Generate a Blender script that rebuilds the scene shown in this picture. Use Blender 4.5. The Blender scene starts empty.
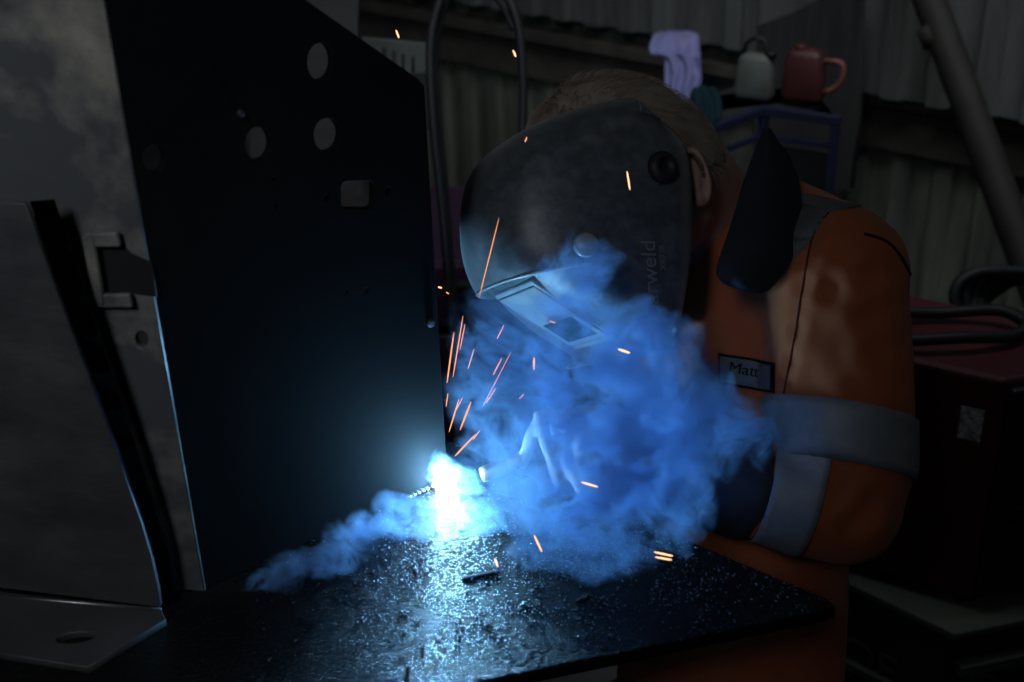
import bpy, bmesh, math, random
from mathutils import Vector, Matrix, Quaternion, noise
from mathutils.bvhtree import BVHTree
random.seed(7)
S = bpy.context.scene
COL = S.collection
# ------------------------------------------------------------------ camera
FPX = 1300.0
TH = math.atan(FPX / 2463.0)
RO = -math.atan2(76, 2463)
CAM = Vector((0, 0, 1.75))
FW = Vector((0, math.cos(TH), -math.sin(TH)))
_r = Vector((1, 0, 0)); _u = _r.cross(FW)
RT = math.cos(RO) * _r + math.sin(RO) * _u
UP = -math.sin(RO) * _r + math.cos(RO) * _u
cd = bpy.data.cameras.new('camera'); cam = bpy.data.objects.new('camera', cd); COL.objects.link(cam)
cam.matrix_world = Matrix((( RT.x, UP.x, -FW.x, CAM.x), (RT.y, UP.y, -FW.y, CAM.y), (RT.z, UP.z, -FW.z, CAM.z), (0, 0, 0, 1)))
cd.sensor_width = 36; cd.lens = 36 * FPX / 1024; cd.clip_start = 0.02
cd.dof.use_dof = True; cd.dof.focus_distance = 1.33; cd.dof.aperture_fstop = 5.0
S.camera = cam
TZ = 1.0                                   # top of the bench plate


def ray(x, y): return FW + RT * ((x - 512) / FPX) - UP * ((y - 341) / FPX)
def D(x, y, d): return CAM + ray(x, y) * d
def Z(x, y, z=TZ):
    v = ray(x, y); return CAM + v * ((z - CAM.z) / v.z)
def HP(x, y, p, n):                        # a sight line met with a plane
    v = ray(x, y); return CAM + v * ((p - CAM).dot(n) / v.dot(n))


# ------------------------------------------------------------------ helpers
def link(name, me, mat=None, parent=None, smooth=False):
    o = bpy.data.objects.new(name, me); COL.objects.link(o)
    if mat is not None and hasattr(me, 'materials'): me.materials.append(mat)
    if parent is not None: o.parent = parent
    if smooth and hasattr(me, 'polygons'):
        for p in me.polygons: p.use_smooth = True
    return o
def obj(name, bm, mat, parent=None, smooth=False):
    bmesh.ops.recalc_face_normals(bm, faces=bm.faces)
    me = bpy.data.meshes.new(name); bm.to_mesh(me); bm.free()
    if smooth:
        for p in me.polygons: p.use_smooth = True
    return link(name, me, mat, parent)
def tag(o, label=None, cat=None, group=None, kind=None):
    if label: o['label'] = label
    if cat: o['category'] = cat
    if group: o['group'] = group
    if kind: o['kind'] = kind
    return o
def thing(name, label, cat, group=None, loc=(0, 0, 0)):
    o = bpy.data.objects.new(name, None); COL.objects.link(o); o.empty_display_size = .05
    o.location = loc
    return tag(o, label, cat, group)
def part(name, bm, mat, root, smooth=False):
    """a mesh given in world coordinates, hung under a root Empty that may be moved off the origin"""
    o = obj(name, bm, mat, None, smooth)
    r = root
    while r is not None and r.parent is not None: r = r.parent
    o.parent = root
    off = Vector((0, 0, 0)); q = root
    while q is not None: off += q.location; q = q.parent
    o.data.transform(Matrix.Translation(-off))
    return o
def autosmooth(o, deg=35):
    for p in o.data.polygons: p.use_smooth = True
    try:
        o.data.set_sharp_from_angle(angle=math.radians(deg))
    except Exception: pass
    return o
def bevel(o, w=.002, seg=2):
    m = o.modifiers.new('bevel', 'BEVEL'); m.width = w; m.segments = seg; m.limit_method = 'ANGLE'; m.angle_limit = math.radians(40)
    return o
def box(bm, c, s, R=None):
    r = bmesh.ops.create_cube(bm, size=1)
    M = Matrix.Diagonal((s[0], s[1], s[2], 1))
    if R is not None: M = R.to_4x4() @ M
    M = Matrix.Translation(Vector(c)) @ M
    bmesh.ops.transform(bm, matrix=M, verts=r['verts']); return r['verts']
def frame_from(d, ref=Vector((0, 0, 1))):
    d = d.normalized()
    if abs(d.dot(ref)) > .98: ref = Vector((1, 0, 0))
    a = ref.cross(d).normalized(); b = d.cross(a).normalized(); return a, b
def smoothpath(pts, k=6):
    """Catmull-Rom through the points; a point may carry extra numbers after its position"""
    P = [tuple(p) for p in pts]; out = []
    for i in range(len(P) - 1):
        p0 = P[max(i - 1, 0)]; p1 = P[i]; p2 = P[i + 1]; p3 = P[min(i + 2, len(P) - 1)]
        for j in range(k):
            t = j / k
            out.append(tuple(.5 * ((2 * b) + (-a + c) * t + (2 * a - 5 * b + 4 * c - d) * t * t + (-a + 3 * b - 3 * c + d) * t ** 3) for a, b, c, d in zip(p0, p1, p2, p3)))
    out.append(P[-1]); return out
def tube(bm, pts, rad, n=12, ref=Vector((0, 0, 1)), cap=True, rb=None, round_ends=False):
    """tube through pts; rad and rb the two half widths (numbers or lists)"""
    pts = [Vector(p) for p in pts]; m = len(pts)
    ra = rad if isinstance(rad, (list, tuple)) else [rad] * m
    rbb = ra if rb is None else (rb if isinstance(rb, (list, tuple)) else [rb] * m)
    if round_ends:
        d0 = (pts[0] - pts[1]).normalized(); d1 = (pts[-1] - pts[-2]).normalized()
        P = []; A = []; B = []
        for k in range(3):
            a = math.pi / 2 * (k + .3) / 3
            P.append(pts[0] + d0 * min(ra[0], rbb[0]) * math.cos(a)); A.append(ra[0] * math.sin(a)); B.append(rbb[0] * math.sin(a))
        P += pts; A += list(ra); B += list(rbb)
        for k in (2, 1, 0):
            a = math.pi / 2 * (k + .3) / 3
            P.append(pts[-1] + d1 * min(ra[-1], rbb[-1]) * math.cos(a)); A.append(ra[-1] * math.sin(a)); B.append(rbb[-1] * math.sin(a))
        pts, ra, rbb, m = P, A, B, len(P)
    rings = []; pa = None
    for i, p in enumerate(pts):
        d = (pts[min(i + 1, m - 1)] - pts[max(i - 1, 0)])
        if d.length < 1e-9: d = Vector((0, 0, 1))
        d.normalize()
        if pa is None: a, b = frame_from(d, ref)
        else:
            a = (pa - d * pa.dot(d)).normalized(); b = d.cross(a).normalized()
        pa = a
        rings.append([bm.verts.new(p + a * ra[i] * math.cos(2 * math.pi * k / n) + b * rbb[i] * math.sin(2 * math.pi * k / n)) for k in range(n)])
    for r0, r1 in zip(rings, rings[1:]):
        for k in range(n): bm.faces.new((r0[k], r0[(k + 1) % n], r1[(k + 1) % n], r1[k]))
    if cap:
        bm.faces.new(rings[0][::-1]); bm.faces.new(rings[-1])
    return rings
def lathe(bm, prof, n=24, M=Matrix.Identity(4)):
    rings = []
    for r, z in prof:
        rings.append([bm.verts.new(M @ Vector((max(r, 1e-5) * math.cos(2 * math.pi * k / n), max(r, 1e-5) * math.sin(2 * math.pi * k / n), z))) for k in range(n)])
    for a, b in zip(rings, rings[1:]):
        for k in range(n): bm.faces.new((a[k], a[(k + 1) % n], b[(k + 1) % n], b[k]))
    bm.faces.new(rings[0][::-1]); bm.faces.new(rings[-1])
def axes_matrix(o, x, y, z):
    return Matrix(((x.x, y.x, z.x, o.x), (x.y, y.y, z.y, o.y), (x.z, y.z, z.z, o.z), (0, 0, 0, 1)))
def plate_mesh(name, outline, holes, o, u, v, thick, bev=.0008):
    """flat plate cut from sheet: outline and holes are lists of world points in the plane (o, u, v); grows along -n"""
    n = u.cross(v).normalized()
    cu = bpy.data.curves.new(name, 'CURVE'); cu.dimensions = '2D'; cu.fill_mode = 'BOTH'
    cu.extrude = thick / 2; cu.bevel_depth = bev; cu.bevel_resolution = 1; cu.offset = -bev
    for loop in [outline] + holes:
        sp = cu.splines.new('POLY'); sp.points.add(len(loop) - 1)
        for i, p in enumerate(loop):
            d = p - o; sp.points[i].co = (d.dot(u), d.dot(v), 0, 1)
        sp.use_cyclic_u = True
    t = bpy.data.objects.new('tmp', cu); COL.objects.link(t)
    dg = bpy.context.evaluated_depsgraph_get()
    me = bpy.data.meshes.new_from_object(t.evaluated_get(dg)); me.name = name
    bpy.data.objects.remove(t); bpy.data.curves.remove(cu)
    me.transform(axes_matrix(o - n * (thick / 2), u, v, n))
    return me
def remeshed(bm, voxel, smooth=6, sub=0, factor=.5):
    me = bpy.data.meshes.new('tmp'); bmesh.ops.recalc_face_normals(bm, faces=bm.faces); bm.to_mesh(me); bm.free()
    t = bpy.data.objects.new('tmp', me); COL.objects.link(t)
    r = t.modifiers.new('r', 'REMESH'); r.mode = 'VOXEL'; r.voxel_size = voxel
    if smooth:
        s = t.modifiers.new('s', 'SMOOTH'); s.iterations = smooth; s.factor = factor
    if sub:
        q = t.modifiers.new('q', 'SUBSURF'); q.levels = sub; q.render_levels = sub
    dg = bpy.context.evaluated_depsgraph_get()
    out = bpy.data.meshes.new_from_object(t.evaluated_get(dg))
    bpy.data.objects.remove(t); bpy.data.meshes.remove(me)
    for p in out.polygons: p.use_smooth = True
    return out
def bvh(me):
    return BVHTree.FromPolygons([v.co.copy() for v in me.vertices], [tuple(p.vertices) for p in me.polygons])
def ellipsoid(bm, c, r, R=None, seg=20):
    q = bmesh.ops.create_uvsphere(bm, u_segments=seg, v_segments=seg // 2 + 2, radius=1)
    M = Matrix.Diagonal((r[0], r[1], r[2], 1))
    if R is not None: M = R.to_4x4() @ M
    bmesh.ops.transform(bm, matrix=Matrix.Translation(Vector(c)) @ M, verts=q['verts'])


# ------------------------------------------------------------------ materials
class NT:
    def __init__(s, tree): s.t = tree
    def n(s, typ, ins=None, **kw):
        nd = s.t.nodes.new(typ)
        for k, v in kw.items(): setattr(nd, k, v)
        for k, v in (ins or {}).items():
            sock = nd.inputs[k]
            if isinstance(v, bpy.types.NodeSocket): s.t.links.new(v, sock)
            else: sock.default_value = v
        return nd
    def math(s, op, a, b=None, c=None, clamp=False):
        ins = {0: a}
        if b is not None: ins[1] = b
        if c is not None: ins[2] = c
        nd = s.n('ShaderNodeMath', ins, operation=op, use_clamp=clamp); return nd.outputs[0]
    def vmath(s, op, a, b=None, scale=None):
        nd = s.n('ShaderNodeVectorMath', operation=op)
        def put(sock, v):
            if isinstance(v, bpy.types.NodeSocket): s.t.links.new(v, sock)
            else: sock.default_value = v
        put(nd.inputs[0], a)
        if b is not None: put(nd.inputs[1], b)
        if scale is not None: put(nd.inputs['Scale'], scale)
        return nd.outputs['Value'] if op in ('LENGTH', 'DOT_PRODUCT', 'DISTANCE') else nd.outputs[0]
MATS = {}
def mat(name, col, rough=.6, metal=0., col2=None, scale=20., bump=0., bscale=None, bdist=.002, stretch=(1, 1, 1), rough2=None, spec=.5, contrast=(.35, .65), emit=None, estr=0, detail=5, coat=0, sheen=0, sss=0, cscale=None, bdetail=6, trans=0):
    m = bpy.data.materials.new(name); m.use_nodes = True
    t = NT(m.node_tree); b = m.node_tree.nodes['Principled BSDF']
    L = m.node_tree.links.new
    b.inputs['Base Color'].default_value = (*col, 1); b.inputs['Roughness'].default_value = rough
    b.inputs['Metallic'].default_value = metal; b.inputs['Specular IOR Level'].default_value = spec
    b.inputs['Coat Weight'].default_value = coat; b.inputs['Sheen Weight'].default_value = sheen
    b.inputs['Transmission Weight'].default_value = trans
    tc = t.n('ShaderNodeTexCoord'); mp = t.n('ShaderNodeMapping', {'Vector': tc.outputs['Object'], 'Scale': stretch})
    if col2 is not None or rough2 is not None:
        nz = t.n('ShaderNodeTexNoise', {'Vector': mp.outputs[0], 'Scale': scale, 'Detail': detail, 'Roughness': .62})
        fac = t.n('ShaderNodeMapRange', {0: nz.outputs[0], 1: contrast[0], 2: contrast[1]}).outputs[0]
        if col2 is not None:
            mx = t.n('ShaderNodeMix', {0: fac}, data_type='RGBA'); mx.inputs[6].default_value = (*col, 1); mx.inputs[7].default_value = (*col2, 1)
            L(mx.outputs[2], b.inputs['Base Color'])
        if rough2 is not None:
            r = t.n('ShaderNodeMapRange', {0: fac, 3: rough, 4: rough2}); L(r.outputs[0], b.inputs['Roughness'])
    if bump:
        nb = t.n('ShaderNodeTexNoise', {'Vector': mp.outputs[0], 'Scale': bscale or scale * 3, 'Detail': bdetail, 'Roughness': .6})
        bp = t.n('ShaderNodeBump', {'Height': nb.outputs[0], 'Strength': bump, 'Distance': bdist}); L(bp.outputs[0], b.inputs['Normal'])
    if emit: 
        b.inputs['Emission Color'].default_value = (*emit, 1); b.inputs['Emission Strength'].default_value = estr
    MATS[name] = m; return m
M_bench = mat('oily_black_steel', (.003, .0035, .0045), .15, .0, (.008, .008, .0085), 12, bump=1., bscale=200, bdist=.0034, bdetail=4, rough2=.32, contrast=(.3, .7), spec=.17, stretch=(1, 1.5, 1))
M_steel = mat('mill_scale_steel', (.10, .105, .115), .42, .25, (.42, .38, .32), 7, bump=.3, bscale=60, bdist=.002, rough2=.62, contrast=(.46, .70), detail=9)
M_bracket = mat('bracket_steel', (.06, .063, .07), .4, .35, (.10, .10, .105), 7, bump=.3, bscale=90, bdist=.0015, rough2=.6, stretch=(1, 1, 2))
M_box = mat('dark_primed_steel', (.004, .0045, .0055), .8, .0, (.007, .0075, .0085), 6, spec=.08, bump=.12, bscale=70, bdist=.001)
M_edge = mat('ground_steel_edge', (.25, .26, .28), .35, .9, bump=.2, bscale=200, bdist=.0006)
_b = M_bench.node_tree.nodes['Principled BSDF']; _b.inputs['Coat Weight'].default_value = .05; _b.inputs['Coat Roughness'].default_value = .12
M_bench.node_tree.links.new(_b.inputs['Normal'].links[0].from_socket, _b.inputs['Coat Normal'])
M_spatter = mat('spatter_beads', (.3, .32, .35), .3, .9)
M_sheet = mat('corrugated_cladding', (.20, .195, .18), .6, .1, (.42, .43, .42), 3.5, bump=.1, bscale=40, stretch=(3, 3, .5), contrast=(.3, .75), detail=6)
M_sheet2 = mat('weathered_translucent_cladding', (.13, .15, .135), .7, 0, (.42, .43, .34), 5, stretch=(3, 3, .4), contrast=(.3, .7), detail=7)
M_rail = mat('brown_steel_rail', (.06, .052, .045), .7, .1, (.11, .095, .08), 8, bump=.2)
M_floor = mat('stained_concrete', (.05, .05, .05), .8, 0, (.10, .10, .095), 3, bump=.3, bscale=30)
M_dark = mat('matt_black_board', (.028, .028, .028), .8, 0, (.05, .048, .045), 6, stretch=(6, 6, .6))
M_wood = mat('grimy_plywood', (.045, .038, .036), .7, 0, (.065, .055, .052), 6, stretch=(1, 1, 5))
M_shell = mat('helmet_shell_plastic', (.038, .045, .052), .4, 0, (.11, .125, .135), 60, bump=.22, bscale=900, bdist=.0008, contrast=(.4, .8), spec=.5, sheen=.3)
M_lens = mat('helmet_lens_frame', (.22, .25, .27), .3, 0, (.32, .35, .37), 40, spec=.6, bump=.1, bscale=200, bdist=.0005)
M_glass = mat('dark_filter_glass', (.02, .05, .035), .08, 0, spec=.8, coat=.5)
M_black = mat('black_rubber', (.015, .015, .016), .55, 0, spec=.4, bump=.1, bscale=80)
M_skin = mat('skin', (.34, .215, .16), .5, 0, (.28, .17, .125), 30, bump=.15, bscale=300, bdist=.0005)
M_hair = mat('brown_hair', (.20, .155, .12), .5, 0, (.29, .235, .19), 25)
M_orange = mat('orange_work_cloth', (.56, .15, .055), .85, 0, (.45, .115, .042), 14, bump=.35, bscale=1400, bdist=.0005, sheen=.15, bdetail=2, spec=.2)
M_navy = mat('navy_work_cloth', (.045, .055, .075), .85, 0, (.06, .07, .09), 20, bump=.4, bscale=900, bdist=.0006, spec=.2, bdetail=2)
M_seam = mat('seam_thread', (.10, .02, .01), .9)
M_band = mat('silver_reflective_tape', (.34, .37, .38), .5, .15, (.27, .30, .31), 40, bump=.3, bscale=1500, bdist=.0003, bdetail=1)
M_patch = mat('name_patch_cloth', (.34, .37, .36), .8, 0, (.29, .32, .31), 60, bump=.2, bscale=1500, bdist=.0003)
M_ink = mat('black_embroidery', (.01, .01, .01), .8)
M_print = mat('grey_print', (.16, .17, .18), .6)
M_glove = mat('worn_leather_glove', (.32, .29, .29), .7, 0, (.42, .38, .38), 40, bump=.5, bscale=200, bdist=.001)
M_boot = mat('black_boot_leather', (.02, .018, .016), .45, bump=.2, bscale=90)
M_red = mat('dull_red_paint', (.10, .012, .022), .5, 0, (.07, .010, .018), 6, bump=.1, bscale=50)
M_darkblue = mat('dark_blue_plastic', (.012, .016, .035), .5, 0, (.02, .022, .04), 9)
M_label = mat('worn_sticker', (.55, .58, .55), .6, 0, (.16, .17, .17), 90, contrast=(.4, .6))
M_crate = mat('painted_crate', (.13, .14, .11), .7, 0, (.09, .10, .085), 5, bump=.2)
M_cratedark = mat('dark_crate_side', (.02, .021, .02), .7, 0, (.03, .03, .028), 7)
M_bluepaint = mat('blue_rack_paint', (.010, .016, .045), .6, .1, (.014, .02, .05), 12)
M_canA = mat('grey_green_can', (.14, .15, .125), .55, 0, (.07, .08, .065), 8, bump=.1)
M_canB = mat('faded_red_can', (.085, .02, .02), .5, 0, (.06, .015, .015), 7)
M_pink = mat('faded_pink_plastic', (.22, .075, .06), .55)
M_rag = mat('pale_lilac_rag', (.62, .6, .98), .9, 0, (.5, .5, .9), 30, bump=.3, bscale=500, bdist=.0006)
M_teal = mat('teal_cloth', (.012, .06, .075), .85, 0, (.01, .04, .055), 18)
M_pole = mat('rusty_steel_tube', (.04, .034, .028), .7, .2, (.025, .022, .02), 9, bump=.2)
M_brass = mat('copper_nozzle', (.5, .34, .22), .35, .9, bump=.1)
M_yellow = mat('pale_tag', (.4, .34, .22), .7)
def emission(name, col, s):
    m = bpy.data.materials.new(name); m.use_nodes = True; nt = m.node_tree; nt.nodes.clear()
    e = nt.nodes.new('ShaderNodeEmission'); e.inputs[0].default_value = (*col, 1); e.inputs[1].default_value = s
    o = nt.nodes.new('ShaderNodeOutputMaterial'); nt.links.new(e.outputs[0], o.inputs[0]); return m
M_spark = emission('glowing_spark', (1, .36, .14), 1.5)
M_spark2 = emission('white_hot_spark', (1, .52, .28), 2.0)
M_arc = emission('arc_plasma', (.86, .93, 1), 40)

# ------------------------------------------------------------------ the shed
floor = bmesh.new(); box(floor, (0, 2, -.05), (9, 8, .1)); tag(obj('floor', floor, M_floor), kind='structure')
RZ = .7375
wr = D(860, 95, 3.3); wl = Z(360, 5, RZ); wdir = (wl - wr); wdir.z = 0; wdir.normalize()
wn = Vector((wdir.y, -wdir.x, 0)).normalized()
if wn.dot(CAM - wr) < 0: wn = -wn                       # towards the viewer
def corr(name, s0, s1, z0, z1, off, mat_, pitch=.115, dep=.022, fine=1):
    """corrugated cladding: s runs along the wall from the rail point, off out from the wall"""
    bm = bmesh.new(); rows = []
    prof = [(0, 0), (.42, 0), (.5, 1), (.88, 1), (.96, 0)]
    s = s0; xs = []
    while s < s1:
        for f, h in prof:
            if s + f * pitch <= s1: xs.append((s + f * pitch, h * dep))
        s += pitch
    zs = [z0, z1]
    for z in zs:
        rows.append([bm.verts.new(Vector((wr.x, wr.y, z)) - wdir * x + wn * (off + h)) for x, h in xs])
    for i in range(len(xs) - 1): bm.faces.new((rows[0][i], rows[0][i + 1], rows[1][i + 1], rows[1][i]))
    g = bmesh.ops.solidify(bm, geom=bm.faces[:], thickness=.003)
    return obj(name, bm, mat_)
# lower cladding behind the rail, upper cladding over it in two lengths
tag(corr('wall_back', -3.2, 2.2, 0.0, RZ + .12, -.09, M_sheet2), kind='structure')
tag(corr('wall_upper_left', -3.2, -.325, RZ + .07, 2.6, .01, M_sheet), kind='structure')
tag(corr('wall_upper_right', -.325, 2.2, RZ + .02, 2.6, .035, M_sheet), kind='structure')
bm = bmesh.new()
def wallpt(s, z, off): return Vector((wr.x, wr.y, z)) - wdir * s + wn * off
Rw = Matrix((( -wdir.x, wn.x, 0), (-wdir.y, wn.y, 0), (0, 0, 1)))
box(bm, wallpt(-.5, RZ, -.02), (5.4, .05, .035), Rw); box(bm, wallpt(-.5, RZ - .08, -.045), (5.4, .012, .13), Rw)
o = obj('trim_1', bm, M_rail); bevel(o, .003); tag(o, kind='structure')
for i, (s, h) in enumerate(((1.3, 2.6), (-2.6, 2.6))):
    bm = bmesh.new(); box(bm, wallpt(s, h / 2, -.2), (.12, .16, h), Rw); o = obj('trim_%d' % (i + 2), bm, M_rail); tag(o, kind='structure')

# inclined tube in front of the wall, upper right
t = thing('brace_tube', 'rusty round steel tube leaning diagonally across the upper right wall', 'tube')
p0 = D(1040, 300, 2.75); p1 = D(915, -40, 2.85); dr = (p1 - p0).normalized()
bm = bmesh.new(); tube(bm, [p0 - dr * .55, p0, p1, p1 + dr * .4], .036, 20); part('tube_body', bm, M_pole, t, True)
bm = bmesh.new(); tube(bm, [D(936, 30, 2.84) - dr * .03, D(936, 30, 2.84) + dr * .01], .039, 20); part('tube_collar', bm, M_rail, t, True)

# dark backing board behind the cans
def vplane(a, b):
    d = (b - a); d.z = 0; d.normalize(); n = Vector((d.y, -d.x, 0)); return d, n
def slab_px(name, pts, P, n, thick, mat_, parent=None, holes=(), bev=.001):
    n = n.normalized()
    if n.dot(CAM - P) < 0: n = -n
    u = Vector((0, 0, 1)).cross(n).normalized(); v = n.cross(u).normalized()
    me = plate_mesh(name, [HP(x, y, P, n) for x, y in pts], [[HP(x, y, P, n) for x, y in h] for h in holes], P, u, v, thick, bev)
    return link(name, me, mat_, parent)
P = wallpt(-.35, 1, .16)
o = slab_px('backing_board', [(752, 190), (757, 26), (790, 14), (826, -6), (862, -8), (858, 120), (850, 190)], P, wn, .02, M_dark)
tag(o, 'tall black board with a sloping top behind the red can', 'board')

# plywood box corner at the top left, behind the dark box section
P = D(330, 10, 2.3)
o = slab_px('plywood_panel', [(250, -60), (359, -60), (358, 34), (352, 900), (250, 900)], P, Vector((.12, -1, 0)), .018, M_wood)
tag(o, 'grimy brown panel edge above the sloping top of the dark plate', 'panel')
# slotted crate behind the sloping edge
t = thing('slotted_crate', 'dark slotted crate behind the sloping edge of the black plate', 'crate')
P = D(390, 60, 2.6); nn = Vector((.1, -1, 0)).normalized()
sl = []
for x in (384, 394, 403, 413):
    sl.append([(x - 1.5, 48 + (x - 384) * .3), (x + 1.5, 48 + (x - 384) * .3), (x + 1.5, 76 + (x - 384) * .3), (x - 1.5, 76 + (x - 384) * .3)])
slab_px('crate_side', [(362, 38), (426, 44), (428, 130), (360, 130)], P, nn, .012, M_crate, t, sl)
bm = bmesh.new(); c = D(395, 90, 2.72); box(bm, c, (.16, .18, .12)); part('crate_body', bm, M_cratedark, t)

# ------------------------------------------------------------------ rack with cans, rag
t = thing('tool_rack', 'blue painted steel rack behind the welder, open topped frame', 'rack')
RKZ = .92
a = Z(764, 110, RKZ); b = Z(836, 120, RKZ); c = Z(683, 139, RKZ)
e1 = (b - a); e2 = (c - a)
d_ = a + e1 + e2
def bar(bm, p, q, w, h=None):
    d = (q - p); L = d.length; d.normalize(); x = d; z = Vector((0, 0, 1))
    if abs(x.z) > .9: z = Vector((e1.normalized()))
    y = z.cross(x).normalized(); z = x.cross(y).normalized()
    R = Matrix(((x.x, y.x, z.x), (x.y, y.y, z.y), (x.z, y.z, z.z)))
    box(bm, (p + q) / 2, (L + w, w, h or w), R)
bm = bmesh.new()
for p, q in ((a, b), (a, c)): bar(bm, p, q, .018)
o = part('top_frame', bm, M_bluepaint, t); bevel(o, .002)
bm = bmesh.new(); dz = Vector((0, 0, -.055))
for p, q in ((a, c), (a, b)): bar(bm, p + dz, q + dz, .010)
part('lower_rail', bm, M_bluepaint, t)
for p in (a, b, c, d_):
    if p is d_: p = d_ - Vector((0, 0, .3))
    bm = bmesh.new(); bar(bm, p, Vector((p.x, p.y, .0)), .016); part('post', bm, M_bluepaint, t)
bm = bmesh.new()
bk_ = Vector((0, .16, 0)); v = [bm.verts.new(p + Vector((0, 0, .0025))) for p in (c, a, b, b + bk_, a + bk_ * 1.2, c + bk_)]; f = bm.faces.new(v); bmesh.ops.solidify(bm, geom=[f], thickness=.006)
part('rear_shelf', bm, M_cratedark, t)
bm = bmesh.new()
v = [bm.verts.new(p + Vector((0, 0, -.45))) for p in (a, b, d_, c)]; f = bm.faces.new(v); bmesh.ops.solidify(bm, geom=[f], thickness=.006)
part('shelf', bm, M_cratedark, t)
# far side sheet closes the rack
bm = bmesh.new(); v = [bm.verts.new(p) for p in (a + Vector((0, 0, -.07)), b + Vector((0, 0, -.07)), Vector((b.x, b.y, .1)), Vector((a.x, a.y, .1)))]
f = bm.faces.new(v); bmesh.ops.solidify(bm, geom=[f], thickness=.004); part('back_sheet', bm, M_cratedark, t)

def roundbox(bm, c, s, R=None, r=.02, seg=3):
    vs = box(bm, c, s, R); es = [e for e in bm.edges if e.verts[0] in vs and e.verts[1] in vs]
    bmesh.ops.bevel(bm, geom=es, offset=r, segments=seg, profile=.5, affect='EDGES', clamp_overlap=True)
ry = math.atan2(e1.y, e1.x)
# grey-green can
def px_scale(d): return d / FPX
cz = RKZ + .010
cb = Z(752, 106, cz) + Vector((0.012, .045, 0)); hh = .095
t = thing('jerrycan', 'grey green can with a black loop handle on the blue rack', 'can', loc=cb)
Rz = Matrix.Rotation(ry, 3, 'Z')
bm = bmesh.new(); roundbox(bm, cb + Vector((0, 0, hh / 2 + .001)), (.082, .046, hh), Rz, .014)
for v in bm.verts:
    k = max(0, (v.co.z - cb.z - hh * .7)) / (hh * .3)
    ax = (v.co - cb); ax.z = 0
    v.co -= ax * .28 * k
part('can_body', bm, M_canA, t, True)
bm = bmesh.new(); q = cb + Vector((0, 0, hh))
tube(bm, [tuple(q + Rz @ Vector((x, 0, z))) for x, z in ((-.028, -.008), (-.024, .018), (-.006, .032), (.012, .03), (.02, .008), (.022, -.008))], .005, 8); part('handle', bm, M_black, t, True)
bm = bmesh.new(); lathe(bm, [(.012, 0), (.012, .012), (.010, .014)], 16, Matrix.Translation(q + Rz @ Vector((.03, 0, -.006)))); part('cap', bm, M_black, t, True)
# red can
cb = Z(797, 109, cz) + Vector((.02, .045, 0)); hh = .11
t = thing('jerrycan', 'faded dark red can with a pinkish side handle on the blue rack', 'can', loc=cb)
bm = bmesh.new(); roundbox(bm, cb + Vector((0, 0, hh / 2 + .001)), (.088, .05, hh), Rz, .016)
for v in bm.verts:
    k = max(0, (v.co.z - cb.z - hh * .75)) / (hh * .25)
    ax = (v.co - cb); ax.z = 0; v.co -= ax * .3 * k
part('can_body', bm, M_canB, t, True)
bm = bmesh.new(); q = cb + Vector((0, 0, hh * .5))
tube(bm, [tuple(q + Rz @ Vector((x, 0, z))) for x, z in ((.038, .034), (.062, .036), (.074, .033), (.078, .024), (.077, .0), (.070, -.012), (.056, -.024), (.04, -.03))], .006, 8); part('handle', bm, M_pink, t, True)
bm = bmesh.new(); lathe(bm, [(.013, 0), (.013, .007), (.010, .009)], 16, Matrix.Translation(cb + Rz @ Vector((-.012, 0, hh - .002)))); part('cap', bm, M_canB, t, True)

# rag hanging from the rail
def cloth(name, rows, mat_, thick=.004, fold=.010, nf=4, cols=30):
    """rows: (y px, left px, right px, depth)"""
    bm = bmesh.new(); g = []
    R = smoothpath(rows, 6)
    for j, (y, xl, xr, d) in enumerate(R):
        r = []
        for i in range(cols + 1):
            s = i / cols; x = xl + (xr - xl) * s
            w = fold * math.sin(s * math.pi * 2 * nf + .6 * math.sin(j * .35) + 1) * (.35 + .65 * j / len(R)) + .006 * noise.noise(Vector((s * 6, j * .2, 3)))
            r.append(bm.verts.new(D(x, y + 3 * noise.noise(Vector((s * 4, j * .15, 0))), d + w)))
        g.append(r)
    for a_, b_ in zip(g, g[1:]):
        for i in range(cols): bm.faces.new((a_[i], a_[i + 1], b_[i + 1], b_[i]))
    bmesh.ops.solidify(bm, geom=bm.faces[:], thickness=thick)
    return obj(name, bm, mat_, None, True)
o = cloth('rag', [(31, 664, 676, 3.22), (34, 655, 697, 3.18), (42, 650, 699, 3.15), (53, 651, 700, 3.14), (58, 664, 700, 3.14), (70, 665, 701, 3.14), (82, 665, 701, 3.14), (94, 667, 698, 3.14), (101, 669, 695, 3.14)], M_rag, nf=2.5, fold=.014)
tag(o, 'pale lilac rag hanging from the wall rail above the welder', 'rag')
o = cloth('cloth_bundle', [(86, 694, 712, 2.62), (95, 690, 720, 2.58), (112, 688, 722, 2.55), (124, 684, 716, 2.53), (130, 690, 710, 2.55)], M_teal, .01, .012, 3)
tag(o, 'dark teal cloth bundled at the back of the blue rack', 'cloth')
# cable loop behind the plate
bm = bmesh.new()
tube(bm, smoothpath([tuple(D(*p)) for p in ((452, 330, 2.2), (443, 215, 2.18), (434, 130, 2.16), (430, 60, 2.15), (434, 20, 2.15), (448, -12, 2.15), (475, -24, 2.15), (503, -8, 2.15), (518, 25, 2.15), (523, 80, 2.16), (522, 150, 2.18), (520, 240, 2.2))], 8), .0075, 10)
tube(bm, smoothpath([tuple(D(*p)) for p in ((456, 330, 2.24), (448, 215, 2.22), (440, 130, 2.2), (436, 60, 2.19), (441, 22, 2.18), (452, -2, 2.18), (475, -14, 2.18), (498, 0, 2.18), (513, 30, 2.18))], 8), .005, 8)
tag(obj('hanging_cable', bm, M_black, None, True), 'black cable hanging in a tall loop between the plate and the helmet', 'cable')

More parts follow.
